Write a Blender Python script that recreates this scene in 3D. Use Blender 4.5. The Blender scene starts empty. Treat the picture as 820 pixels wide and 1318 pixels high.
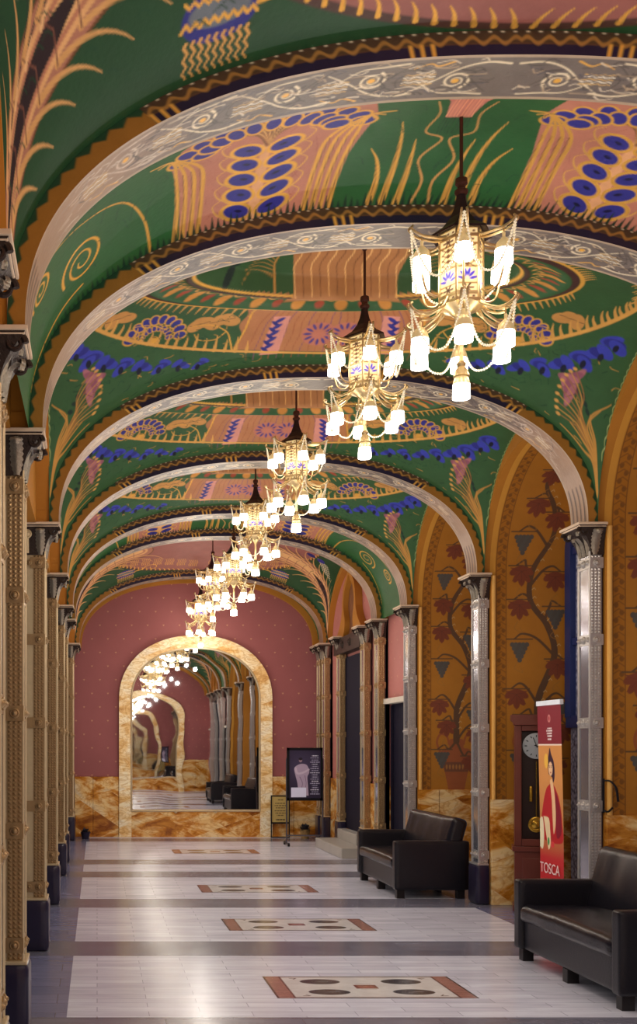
import bpy, math, random
import numpy as np
from math import pi, sin, cos, sqrt
random.seed(7); rng = np.random.default_rng(7)
SC = bpy.context.scene; COL = SC.collection

# ------------------------------------------------------------------ layout
F, H, VX, VY = 1450.0, 1.6, 125.0, 960.0
XC = 1.757                       # hall centre line
A_IN, RISE, ZS, NE = 2.055, 1.13, 3.33, 2.3     # rib intrados
AV, RV = 2.13, 1.23              # vault edge = rib extrados
HW = 1.20
CY = [1.17, 4.82, 6.32, 8.90, 11.46, 14.02, 15.52, 19.15]   # rib / column stations
YEND, YBACK = 19.83, -0.30
HD = 0.16                        # half depth of a rib
XR, XL = XC+AV, XC-AV

# ------------------------------------------------------------------ helpers
def lin(c):
    c = np.asarray(c, float)/255.0
    return np.where(c <= 0.04045, c/12.92, ((c+0.055)/1.055)**2.4)
def L4(c): return tuple(lin(c))+(1.0,)

def tag(o, label=None, cat=None, group=None, kind=None):
    if label: o['label'] = label
    if cat: o['category'] = cat
    if group: o['group'] = group
    if kind: o['kind'] = kind
    return o
def empty(name, loc=(0,0,0), rz=0):
    o = bpy.data.objects.new(name, None); COL.objects.link(o)
    o.location = loc; o.rotation_euler = (0,0,rz); o.empty_display_size = .1
    return o
def link(name, me, m=None, parent=None, loc=(0,0,0), rot=(0,0,0)):
    o = bpy.data.objects.new(name, me); COL.objects.link(o)
    if m is not None:
        for mm in (m if isinstance(m, (list,tuple)) else [m]): me.materials.append(mm)
    o.parent = parent; o.location = loc; o.rotation_euler = rot
    return o
def copy_tree(o, parent=None):
    c = o.copy(); COL.objects.link(c); c.parent = parent
    for ch in list(o.children): copy_tree(ch, c)
    return c

class MB:
    """collects geometry for ONE mesh"""
    def __init__(s): s.v=[]; s.f=[]; s.mi=[]; s.cur=0
    def add(s, vs, fs):
        b=len(s.v); s.v += [tuple(map(float,p)) for p in vs]
        for f in fs: s.f.append(tuple(b+i for i in f)); s.mi.append(s.cur)
    def box(s, x0,x1,y0,y1,z0,z1):
        vs=[(x,y,z) for z in (z0,z1) for y in (y0,y1) for x in (x0,x1)]
        s.add(vs,[(0,2,3,1),(4,5,7,6),(0,1,5,4),(2,6,7,3),(0,4,6,2),(1,3,7,5)])
    def prism(s, poly, axis, a, b):
        """extrude a 2-D polygon; axis 0: (y,z) along x, 1: (x,z) along y, 2: (x,y) along z"""
        def P(p,t):
            return (t,p[0],p[1]) if axis==0 else ((p[0],t,p[1]) if axis==1 else (p[0],p[1],t))
        n=len(poly); vs=[P(p,a) for p in poly]+[P(p,b) for p in poly]
        fs=[tuple(range(n))[::-1], tuple(range(n,2*n))]
        fs+=[(i,(i+1)%n,n+(i+1)%n,n+i) for i in range(n)]
        s.add(vs,fs)
    def lathe(s, prof, n=16, c=(0,0), z0=0, cap=True, scal=None):
        vs=[];fs=[]
        for k,(r,z) in enumerate(prof):
            for i in range(n):
                a=2*pi*i/n; rr=r*(scal(k,i) if scal else 1)
                vs.append((c[0]+rr*cos(a),c[1]+rr*sin(a),z0+z))
        for k in range(len(prof)-1):
            for i in range(n):
                j=(i+1)%n
                fs.append((k*n+i,k*n+j,(k+1)*n+j,(k+1)*n+i))
        if cap:
            fs.append(tuple(range(n))[::-1]); m=(len(prof)-1)*n
            fs.append(tuple(range(m,m+n)))
        s.add(vs,fs)
    def tube(s, pts, r, n=8, cap=True):
        pts=np.asarray(pts,float); m=len(pts)
        rs=np.full(m,r) if np.isscalar(r) else np.asarray(r,float)
        T=np.gradient(pts,axis=0); T/=np.linalg.norm(T,axis=1)[:,None]+1e-9
        up=np.array([0,0,1.]) if abs(T[0][2])<.9 else np.array([1.,0,0])
        N=np.cross(T[0],up); N/=np.linalg.norm(N)
        vs=[]
        for k in range(m):
            N=N-T[k]*np.dot(N,T[k]); N/=np.linalg.norm(N)+1e-9
            B=np.cross(T[k],N)
            for i in range(n):
                a=2*pi*i/n; vs.append(pts[k]+rs[k]*(cos(a)*N+sin(a)*B))
        fs=[(k*n+i,k*n+(i+1)%n,(k+1)*n+(i+1)%n,(k+1)*n+i) for k in range(m-1) for i in range(n)]
        if cap: fs+= [tuple(range(n))[::-1], tuple(range((m-1)*n,m*n))]
        s.add(vs,fs)
    def disc(s, c, axis, r, t, n=14, dome=0.5):
        """rosette disc: domed lathe along +axis (0 x, 1 y) signed by t"""
        prof=[(r,0),(r,t*.4),(r*.8,t*.6),(r*.62,t*.45),(r*.5,t*.9),(r*.25,t*1.2),(0.001,t*1.25)]
        vs=[];fs=[]
        for (rr,h) in prof:
            for i in range(n):
                a=2*pi*i/n; p=rr*cos(a),rr*sin(a)
                vs.append((c[0]+h,c[1]+p[0],c[2]+p[1]) if axis==0 else (c[0]+p[0],c[1]+h,c[2]+p[1]))
        for k in range(len(prof)-1):
            for i in range(n): j=(i+1)%n; fs.append((k*n+i,k*n+j,(k+1)*n+j,(k+1)*n+i))
        s.add(vs,fs)
    def octa(s, p, r):
        x,y,z=p
        s.add([(x+r,y,z),(x-r,y,z),(x,y+r,z),(x,y-r,z),(x,y,z+r),(x,y,z-r)],
              [(0,2,4),(2,1,4),(1,3,4),(3,0,4),(2,0,5),(1,2,5),(3,1,5),(0,3,5)])
    def build(s, name, m=None, parent=None, loc=(0,0,0), rot=(0,0,0), smooth=False, bevel=0, xf=None):
        me=bpy.data.meshes.new(name)
        vs=s.v if xf is None else [xf(p) for p in s.v]
        me.from_pydata(vs,[],s.f)
        if smooth is True: me.polygons.foreach_set('use_smooth',[True]*len(s.f))
        if len(set(s.mi))>1: me.polygons.foreach_set('material_index',s.mi)
        import bmesh
        bm=bmesh.new(); bm.from_mesh(me); bmesh.ops.recalc_face_normals(bm,faces=bm.faces)
        if bevel:
            bmesh.ops.bevel(bm,geom=list(bm.edges),offset=bevel,segments=2,profile=.6,affect='EDGES',clamp_overlap=True)
        bm.to_mesh(me); bm.free()
        o=link(name,me,m,parent,loc,rot)
        if smooth=='auto':
            me.polygons.foreach_set('use_smooth',[True]*len(me.polygons))
            me.set_sharp_from_angle(angle=math.radians(35))
        return o

def rbox(sx,sy,sz,r,n=12,fn=None):
    """rounded box as (verts, faces), centred; fn displaces the vertex array"""
    h=np.array([sx,sy,sz])/2; d={}; vs=[]; fs=[]
    def vid(p):
        k=tuple(np.round(p,5))
        if k not in d: d[k]=len(vs); vs.append(p)
        return d[k]
    t=np.linspace(-1,1,n+1); t=np.sign(t)*(1-(1-np.abs(t))**1.6)
    for ax in range(3):
        for sg in (-1,1):
            g=[[None]*(n+1) for _ in range(n+1)]
            for i in range(n+1):
                for j in range(n+1):
                    p=np.zeros(3); p[ax]=sg; p[(ax+1)%3]=t[i]; p[(ax+2)%3]=t[j]
                    p=p*h; q=np.clip(p,-(h-r),h-r); dd=p-q; l=np.linalg.norm(dd)
                    if l>1e-9: p=q+dd/l*r
                    g[i][j]=vid(p)
            for i in range(n):
                for j in range(n):
                    f=(g[i][j],g[i+1][j],g[i+1][j+1],g[i][j+1])
                    fs.append(f if sg>0 else f[::-1])
    V=np.array(vs)
    if fn is not None: V=fn(V)
    return V,fs

def spl(pts,n=8):
    P=np.asarray(pts,float); P=np.vstack([2*P[0]-P[1],P,2*P[-1]-P[-2]]); out=[]
    for i in range(1,len(P)-2):
        for k in range(n):
            t=k/n
            out.append(.5*((2*P[i])+(-P[i-1]+P[i+1])*t+(2*P[i-1]-5*P[i]+4*P[i+1]-P[i+2])*t*t+(-P[i-1]+3*P[i]-3*P[i+1]+P[i+2])*t**3))
    out.append(P[-2]); return np.array(out)

# ------------------------------------------------------------------ painted surfaces
class Cv:
    """a painter over a rectangular grid of coordinates: every motif is drawn as a shape in surface coordinates"""
    def __init__(s,xs,ys,bg,aa=None):
        s.xs=np.asarray(xs,float); s.ys=np.asarray(ys,float)
        s.c=np.empty((len(xs),len(ys),3)); s.c[:]=lin(bg); s.g=np.zeros((len(xs),len(ys)))
        s.aa=aa or max(np.max(np.diff(s.xs)),np.max(np.diff(s.ys)))*.9
        s.X,s.Y=np.meshgrid(s.xs,s.ys,indexing='ij')
    def blk(s,x0,x1,y0,y1):
        return (slice(max(0,np.searchsorted(s.xs,x0)-1),np.searchsorted(s.xs,x1)+1),slice(max(0,np.searchsorted(s.ys,y0)-1),np.searchsorted(s.ys,y1)+1))
    def put(s,sl,a,c,g=0):
        if a.size==0: return
        a=np.clip(a,0,1)
        s.c[sl]=s.c[sl]*(1-a[...,None])+lin(c)*a[...,None]; s.g[sl]=s.g[sl]*(1-a)+g*a
    def mask(s,a,c,g=0): s.put((slice(None),slice(None)),np.asarray(a,float),c,g)
    def sdf(s,d,c,g=0): s.mask(.5-d/s.aa,c,g)
    def ell(s,cx,cy,rx,ry,c,rot=0,g=0):
        R=max(rx,ry)+s.aa; sl=s.blk(cx-R,cx+R,cy-R,cy+R); X=s.X[sl]-cx; Y=s.Y[sl]-cy
        u=(X*cos(rot)+Y*sin(rot))/rx; v=(-X*sin(rot)+Y*cos(rot))/ry
        d=(np.sqrt(u*u+v*v)-1)*min(rx,ry); s.put(sl,.5-d/s.aa,c,g)
    def stroke(s,pts,w0,w1,c,g=0):
        P=np.asarray(pts,float); W=max(w0,w1)+s.aa
        sl=s.blk(P[:,0].min()-W,P[:,0].max()+W,P[:,1].min()-W,P[:,1].max()+W)
        X=s.X[sl]; Y=s.Y[sl]
        if X.size==0: return
        D=np.full(X.shape,9.); n=len(P)-1
        for i in range(n):
            ax,ay=P[i]; bx,by=P[i+1]; dx,dy=bx-ax,by-ay; l=dx*dx+dy*dy+1e-12
            t=np.clip(((X-ax)*dx+(Y-ay)*dy)/l,0,1)
            D=np.minimum(D,np.hypot(X-ax-t*dx,Y-ay-t*dy)-.5*(w0+(w1-w0)*(i+t)/n))
        s.put(sl,.5-D/s.aa,c,g)
    def poly(s,pts,c,g=0):
        P=np.asarray(pts,float); W=s.aa
        sl=s.blk(P[:,0].min()-W,P[:,0].max()+W,P[:,1].min()-W,P[:,1].max()+W); X=s.X[sl]; Y=s.Y[sl]
        if X.size==0: return
        ins=np.zeros(X.shape,bool); D=np.full(X.shape,9.)
        for i in range(len(P)):
            ax,ay=P[i]; bx,by=P[(i+1)%len(P)]; dx,dy=bx-ax,by-ay; l=dx*dx+dy*dy+1e-12
            t=np.clip(((X-ax)*dx+(Y-ay)*dy)/l,0,1); D=np.minimum(D,np.hypot(X-ax-t*dx,Y-ay-t*dy))
            if abs(dy)>1e-12:
                cr=((ay>Y)!=(by>Y))&(X<ax+(Y-ay)*dx/dy); ins^=cr
        s.put(sl,.5-np.where(ins,-D,D)/s.aa,c,g)
    def rgba(s): return np.concatenate([s.c,s.g[...,None]],axis=2)

def grid(name, P, cv, m, parent=None, keep=None):
    """(nu,nv,3) points + painted colours -> one mesh"""
    nu,nv=P.shape[:2]; me=bpy.data.meshes.new(name)
    idx=np.arange(nu*nv).reshape(nu,nv)
    q=np.stack([idx[:-1,:-1],idx[1:,:-1],idx[1:,1:],idx[:-1,1:]],-1)
    if keep is not None: q=q[keep]
    q=q.reshape(-1,4)
    me.vertices.add(nu*nv); me.vertices.foreach_set('co',P.astype(np.float32).ravel())
    me.loops.add(q.size); me.loops.foreach_set('vertex_index',q.ravel().astype(np.int32))
    me.polygons.add(len(q)); me.polygons.foreach_set('loop_start',(np.arange(len(q))*4).astype(np.int32))
    me.polygons.foreach_set('loop_total',np.full(len(q),4,np.int32))
    me.polygons.foreach_set('use_smooth',np.ones(len(q),bool))
    ca=me.color_attributes.new('Col','FLOAT_COLOR','POINT')
    ca.data.foreach_set('color',(cv.rgba() if isinstance(cv,Cv) else cv).astype(np.float32).ravel())
    me.update(calc_edges=True); me.validate()
    return link(name,me,m,parent)

# ------------------------------------------------------------------ materials
def newmat(name):
    m=bpy.data.materials.new(name); m.use_nodes=True; nt=m.node_tree
    return m,nt,nt.nodes['Principled BSDF']
def nd(nt,t,**k):
    n=nt.nodes.new(t)
    for a,b in k.items():
        if a in n.inputs: n.inputs[a].default_value=b
        else: setattr(n,a,b)
    return n
def mat(name,c,rough=.5,metal=0,noise=.12,scale=12,bump=0,spec=.5,emit=None,es=0,bscale=None,coat=0):
    m,nt,b=newmat(name); lk=nt.links.new
    tc=nd(nt,'ShaderNodeTexCoord'); n=nd(nt,'ShaderNodeTexNoise',Scale=scale,Detail=5)
    lk(tc.outputs['Object'],n.inputs['Vector'])
    r=nd(nt,'ShaderNodeMapRange'); r.inputs['To Min'].default_value=1-noise; r.inputs['To Max'].default_value=1+noise
    lk(n.outputs['Fac'],r.inputs['Value'])
    mx=nd(nt,'ShaderNodeMix',data_type='RGBA',blend_type='MULTIPLY'); mx.inputs[0].default_value=1
    mx.inputs[6].default_value=L4(c); lk(r.outputs[0],mx.inputs[7])
    lk(mx.outputs[2],b.inputs['Base Color'])
    b.inputs['Roughness'].default_value=rough; b.inputs['Metallic'].default_value=metal
    b.inputs['Specular IOR Level'].default_value=spec; b.inputs['Coat Weight'].default_value=coat
    if bump:
        n2=nd(nt,'ShaderNodeTexNoise',Scale=bscale or scale*4,Detail=6); lk(tc.outputs['Object'],n2.inputs['Vector'])
        bp=nd(nt,'ShaderNodeBump',Strength=bump,Distance=.01); lk(n2.outputs['Fac'],bp.inputs['Height']); lk(bp.outputs[0],b.inputs['Normal'])
    if emit is not None:
        b.inputs['Emission Color'].default_value=L4(emit); b.inputs['Emission Strength'].default_value=es
        m.cycles.emission_sampling='NONE'
    return m
def paintmat(name,rough=.5,bump=.15,scale=40,emit=0,goldmetal=.75,noise=.16):
    m,nt,b=newmat(name); lk=nt.links.new
    at=nd(nt,'ShaderNodeAttribute',attribute_name='Col'); tc=nd(nt,'ShaderNodeTexCoord')
    n=nd(nt,'ShaderNodeTexNoise',Scale=6,Detail=8,Roughness=.65); lk(tc.outputs['Object'],n.inputs['Vector'])
    r=nd(nt,'ShaderNodeMapRange'); r.inputs['To Min'].default_value=1-noise*1.6; r.inputs['To Max'].default_value=1+noise*1.6; lk(n.outputs['Fac'],r.inputs['Value'])
    mx=nd(nt,'ShaderNodeMix',data_type='RGBA',blend_type='MULTIPLY'); mx.inputs[0].default_value=1
    lk(at.outputs['Color'],mx.inputs[6]); lk(r.outputs[0],mx.inputs[7]); lk(mx.outputs[2],b.inputs['Base Color'])
    ml=nd(nt,'ShaderNodeMath',operation='MULTIPLY'); ml.inputs[1].default_value=goldmetal; lk(at.outputs['Alpha'],ml.inputs[0]); lk(ml.outputs[0],b.inputs['Metallic'])
    b.inputs['Roughness'].default_value=rough
    n2=nd(nt,'ShaderNodeTexNoise',Scale=scale,Detail=4); lk(tc.outputs['Object'],n2.inputs['Vector'])
    ad=nd(nt,'ShaderNodeMath',operation='MULTIPLY_ADD'); ad.inputs[1].default_value=.6; lk(at.outputs['Alpha'],ad.inputs[0]); lk(n2.outputs['Fac'],ad.inputs[2])
    bp=nd(nt,'ShaderNodeBump',Strength=bump,Distance=.01); lk(ad.outputs[0],bp.inputs['Height']); lk(bp.outputs[0],b.inputs['Normal'])
    if emit:
        lk(mx.outputs[2],b.inputs['Emission Color']); b.inputs['Emission Strength'].default_value=emit; m.cycles.emission_sampling='NONE'
    return m
def marble(name,cols,scale=1.2,rough=.22,dist=1.6,block=None):
    m,nt,b=newmat(name); lk=nt.links.new; tc=nd(nt,'ShaderNodeTexCoord')
    mpp=nd(nt,'ShaderNodeMapping'); mpp.inputs['Rotation'].default_value=(.3,.6,.2); mpp.inputs['Scale'].default_value=(1.0,1.0,2.0); lk(tc.outputs['Object'],mpp.inputs['Vector'])
    vec=mpp.outputs[0]
    if block:   # each slab gets its own veining
        sn=nd(nt,'ShaderNodeVectorMath',operation='SNAP'); sn.inputs[1].default_value=block; lk(vec,sn.inputs[0])
        wn=nd(nt,'ShaderNodeTexWhiteNoise',noise_dimensions='3D'); lk(sn.outputs[0],wn.inputs['Vector'])
        sc=nd(nt,'ShaderNodeVectorMath',operation='MULTIPLY_ADD'); sc.inputs[1].default_value=(9,9,9); lk(wn.outputs['Color'],sc.inputs[0]); lk(vec,sc.inputs[2]); vec=sc.outputs[0]
    n1=nd(nt,'ShaderNodeTexNoise',Scale=scale,Detail=9,Roughness=.62,Distortion=dist); lk(vec,n1.inputs['Vector'])
    rp=nd(nt,'ShaderNodeValToRGB'); lk(n1.outputs['Fac'],rp.inputs['Fac']); e=rp.color_ramp.elements
    while len(e)<len(cols): e.new(.5)
    for k,(p,c) in enumerate(cols): e[k].position=p; e[k].color=L4(c)
    n2=nd(nt,'ShaderNodeTexNoise',Scale=scale*2.2,Detail=6,Distortion=2.5); lk(vec,n2.inputs['Vector'])
    r2=nd(nt,'ShaderNodeValToRGB'); lk(n2.outputs['Fac'],r2.inputs['Fac']); e=r2.color_ramp.elements
    e[0].position=.47; e[0].color=(1,1,1,1); e[1].position=.5; e[1].color=(.62,.40,.20,1); q=e.new(.56); q.color=(1,1,1,1); e[0].position=.42
    mx=nd(nt,'ShaderNodeMix',data_type='RGBA',blend_type='MULTIPLY'); mx.inputs[0].default_value=.6
    lk(rp.outputs[0],mx.inputs[6]); lk(r2.outputs[0],mx.inputs[7]); lk(mx.outputs[2],b.inputs['Base Color'])
    b.inputs['Roughness'].default_value=rough
    return m
def planks(name,c1,c2,mortar,bw,bh,rough,rot=0):
    m,nt,b=newmat(name); lk=nt.links.new; tc=nd(nt,'ShaderNodeTexCoord')
    bk=nd(nt,'ShaderNodeTexBrick',Scale=1.0); bk.inputs['Color1'].default_value=L4(c1); bk.inputs['Color2'].default_value=L4(c2); bk.inputs['Mortar'].default_value=L4(mortar)
    bk.inputs['Mortar Size'].default_value=.0025; bk.inputs['Brick Width'].default_value=bw; bk.inputs['Row Height'].default_value=bh; bk.inputs['Bias'].default_value=0
    lk(tc.outputs['Object'],bk.inputs['Vector'])
    mp=nd(nt,'ShaderNodeMapping'); mp.inputs['Scale'].default_value=(.7,4,1); lk(tc.outputs['Object'],mp.inputs['Vector'])
    n=nd(nt,'ShaderNodeTexNoise',Scale=3,Detail=8,Roughness=.6,Distortion=.6); lk(mp.outputs[0],n.inputs['Vector'])
    r=nd(nt,'ShaderNodeMapRange'); r.inputs['To Min'].default_value=.72; r.inputs['To Max'].default_value=1.2; lk(n.outputs['Fac'],r.inputs['Value'])
    mx=nd(nt,'ShaderNodeMix',data_type='RGBA',blend_type='MULTIPLY'); mx.inputs[0].default_value=1; lk(bk.outputs['Color'],mx.inputs[6]); lk(r.outputs[0],mx.inputs[7]); lk(mx.outputs[2],b.inputs['Base Color'])
    rr=nd(nt,'ShaderNodeMapRange'); rr.inputs['To Min'].default_value=rough*.7; rr.inputs['To Max'].default_value=rough*1.4; lk(n.outputs['Fac'],rr.inputs['Value']); lk(rr.outputs[0],b.inputs['Roughness'])
    n2=nd(nt,'ShaderNodeTexNoise',Scale=2.2,Detail=3); lk(tc.outputs['Object'],n2.inputs['Vector'])
    bp=nd(nt,'ShaderNodeBump',Strength=.05,Distance=.05); lk(n2.outputs['Fac'],bp.inputs['Height']); lk(bp.outputs[0],b.inputs['Normal'])
    return m
def redwall(name,c):
    """damask paint with rows of small gold sprigs, set by world position"""
    m,nt,b=newmat(name); lk=nt.links.new; tc=nd(nt,'ShaderNodeTexCoord'); sp=nd(nt,'ShaderNodeSeparateXYZ'); lk(tc.outputs['Object'],sp.inputs[0])
    def M(op,a,b2=None,c2=None):
        n=nd(nt,'ShaderNodeMath',operation=op)
        for i,x in enumerate((a,b2,c2)):
            if x is None: continue
            if isinstance(x,(int,float)): n.inputs[i].default_value=x
            else: lk(x,n.inputs[i])
        return n.outputs[0]
    h=M('ADD',sp.outputs['X'],sp.outputs['Y']); z=sp.outputs['Z']
    row=M('FLOOR',M('DIVIDE',z,.24)); off=M('MULTIPLY',M('MODULO',row,2.0),.14)
    hx=M('SUBTRACT',M('FLOORED_MODULO',M('ADD',h,off),.28),.14); zz=M('SUBTRACT',M('FLOORED_MODULO',z,.24),.12)
    d=M('ADD',M('ABSOLUTE',M('MULTIPLY',hx,.8)),M('ABSOLUTE',M('SUBTRACT',zz,M('MULTIPLY',M('ABSOLUTE',hx),.6))))
    k=M('LESS_THAN',d,.016)
    n=nd(nt,'ShaderNodeTexNoise',Scale=2.5,Detail=6); lk(tc.outputs['Object'],n.inputs['Vector'])
    r=nd(nt,'ShaderNodeMapRange'); r.inputs['To Min'].default_value=.88; r.inputs['To Max'].default_value=1.12; lk(n.outputs['Fac'],r.inputs['Value'])
    mx=nd(nt,'ShaderNodeMix',data_type='RGBA'); lk(M('MULTIPLY',k,.75),mx.inputs[0]); mx.inputs[6].default_value=L4(c); mx.inputs[7].default_value=L4((190,140,105))
    m2=nd(nt,'ShaderNodeMix',data_type='RGBA',blend_type='MULTIPLY'); m2.inputs[0].default_value=1; lk(mx.outputs[2],m2.inputs[6]); lk(r.outputs[0],m2.inputs[7]); lk(m2.outputs[2],b.inputs['Base Color'])
    b.inputs['Roughness'].default_value=.6
    return m

OCH=(164,104,34); OCHD=(128,78,22); GREEN=(46,104,62); DGREEN=(24,58,36); GOLD=(226,166,72); PEACH=(200,138,84); PINK=(190,112,96); BLUE=(44,42,116); NAVY=(26,22,46); CREAM=(226,204,168); BROWN=(88,58,36)
M_paint=paintmat('painted_plaster',.5)
M_rib=paintmat('painted_rib',.38,bump=.2,goldmetal=.6)
M_niche=paintmat('painted_wall',.6,bump=.08,goldmetal=.2,noise=.1)
M_flat=paintmat('printed_sheet',.45,bump=0,goldmetal=0,noise=.03)
M_inlay=paintmat('mosaic_stone',.16,bump=.05,goldmetal=0,noise=.2)
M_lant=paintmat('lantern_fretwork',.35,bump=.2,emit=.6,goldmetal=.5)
M_ochre=mat('ochre_plaster',OCH,.6,noise=.15,scale=3)
M_red=redwall('red_damask',(142,80,77)); M_pink=redwall('pink_damask',(172,104,94))
M_sienna=marble('sienna_marble',[(.36,(136,74,18)),(.47,(192,124,42)),(.56,(222,182,120)),(.72,(216,198,166))],1.1,.2,1.4,block=(.62,.62,1.2))
M_frame=marble('frame_marble',[(.28,(190,128,58)),(.42,(226,182,116)),(.55,(240,216,170)),(.8,(232,222,200))],1.5,.2,1.2,block=(.5,.5,.5))
M_floor=planks('white_marble_planks',(205,199,205),(187,181,188),(150,144,150),.62,.115,.2)
M_strip=planks('grey_marble_strip',(112,107,116),(98,93,103),(80,76,86),.8,.2,.2)
M_border=planks('blue_grey_marble_border',(118,114,136),(104,102,124),(84,82,98),.5,.25,.22)
M_stone=mat('stone_step',(160,150,138),.35,noise=.15,scale=5)
M_brass=mat('hammered_brass',(186,152,108),.36,.7,noise=.15,scale=25,bump=.12,bscale=90)
M_pale=mat('pale_brass',(216,190,148),.4,.55,noise=.12,scale=20,bump=.1,bscale=80)
M_pewter=mat('polished_pewter',(206,206,216),.16,.92,noise=.1,scale=15,bump=.05,bscale=40)
M_brass_lit=mat('lit_brass',(206,198,190),.33,.72,noise=.15,scale=25,bump=.12,bscale=90)  # brass paled and cooled to imitate silvery reflections on the right row
M_navy=mat('navy_plinth',(33,28,46),.3,0,noise=.12,scale=8,coat=.3)
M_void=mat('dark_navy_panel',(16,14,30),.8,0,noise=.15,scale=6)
M_capd=mat('dark_capital_bronze',(64,52,46),.42,.6,noise=.3,scale=30,bump=.5,bscale=60)
M_leaf=mat('capital_silver_leaf',(170,158,140),.36,.8,noise=.3,scale=40,bump=.4,bscale=90)
M_abacus=mat('abacus_cream',(206,176,146),.5,0.1,noise=.1,scale=20)
M_mirror,_nt,_b=newmat('old_mirror_glass')
_b.inputs['Base Color'].default_value=(.80,.81,.82,1); _b.inputs['Metallic'].default_value=1; _b.inputs['Roughness'].default_value=.015
_tc=nd(_nt,'ShaderNodeTexCoord'); _n=nd(_nt,'ShaderNodeTexNoise',Scale=1.3,Detail=1); _nt.links.new(_tc.outputs['Object'],_n.inputs['Vector'])
_bp=nd(_nt,'ShaderNodeBump',Strength=.042,Distance=.05); _nt.links.new(_n.outputs['Fac'],_bp.inputs['Height']); _nt.links.new(_bp.outputs[0],_b.inputs['Normal'])
M_bronze=mat('dark_bronze',(58,40,42),.45,.6,noise=.2,scale=30)
M_rod=mat('brown_rod',(78,44,34),.45,.4,noise=.1)
M_gold=mat('chandelier_gold',(226,198,146),.32,.85,noise=.1,scale=40)
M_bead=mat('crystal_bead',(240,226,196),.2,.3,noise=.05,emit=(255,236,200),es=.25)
M_lamp=mat('lit_glass_shade',(255,250,240),.3,0,noise=.02,emit=(255,246,228),es=12)
M_shadecap=mat('shade_cap_gold',(232,206,150),.35,.6,noise=.1,emit=(255,220,160),es=.25)
M_leather=mat('black_leather',(15,14,20),.34,0,noise=.2,scale=8,bump=.25,bscale=120,spec=.6)
M_leathers=mat('seat_leather',(22,20,25),.25,0,noise=.3,scale=5,bump=.25,bscale=90,spec=.7)  # slightly lighter, glossier leather for seat and backrest
M_foot=mat('black_wood_foot',(22,18,18),.4)
M_wood=mat('mahogany',(92,42,32),.35,0,noise=.25,scale=7,coat=.3)
M_woodd=mat('dark_clock_case',(34,18,16),.4,0,noise=.2)
M_dial=mat('silver_dial',(150,150,148),.35,.2,noise=.06)
M_black=mat('black_metal',(20,18,22),.45,.3)
M_blue=mat('blue_window_frame',(36,48,92),.4,0,noise=.15,scale=6)
M_white=mat('white_bar',(225,225,225),.4)
M_wicker=mat('wicker',(150,116,70),.7,0,noise=.4,scale=60,bump=.5)
M_plant=mat('dark_foliage',(48,46,52),.6,0,noise=.4,scale=30)
M_chrome=mat('grey_steel',(110,106,112),.35,.8)
def glassmat():
    m,nt,b=newmat('textured_window_glass'); lk=nt.links.new; tc=nd(nt,'ShaderNodeTexCoord')
    v=nd(nt,'ShaderNodeTexVoronoi',Scale=26); lk(tc.outputs['Object'],v.inputs['Vector'])
    rp=nd(nt,'ShaderNodeValToRGB'); lk(v.outputs['Distance'],rp.inputs['Fac']); rp.color_ramp.elements[0].color=L4((176,172,190)); rp.color_ramp.elements[1].color=L4((44,42,60)); lk(rp.outputs[0],b.inputs['Base Color'])
    b.inputs['Roughness'].default_value=.2; bp=nd(nt,'ShaderNodeBump',Strength=.5,Distance=.01); lk(v.outputs['Distance'],bp.inputs['Height']); lk(bp.outputs[0],b.inputs['Normal'])
    return m
M_glass=glassmat()

# ------------------------------------------------------------------ curves
def sup(a,r,n,N):
    """superellipse arch resampled by arc length: x, z, s (s=0 at the crown)"""
    t=np.linspace(0,pi,4000); x=-np.sign(np.cos(t))*np.abs(np.cos(t))**(2/n)*a; z=np.abs(np.sin(t))**(2/n)*r
    s=np.concatenate([[0],np.cumsum(np.hypot(np.diff(x),np.diff(z)))]); q=np.linspace(0,s[-1],N)
    return np.interp(q,s,x),np.interp(q,s,z),q-s[-1]/2

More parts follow.
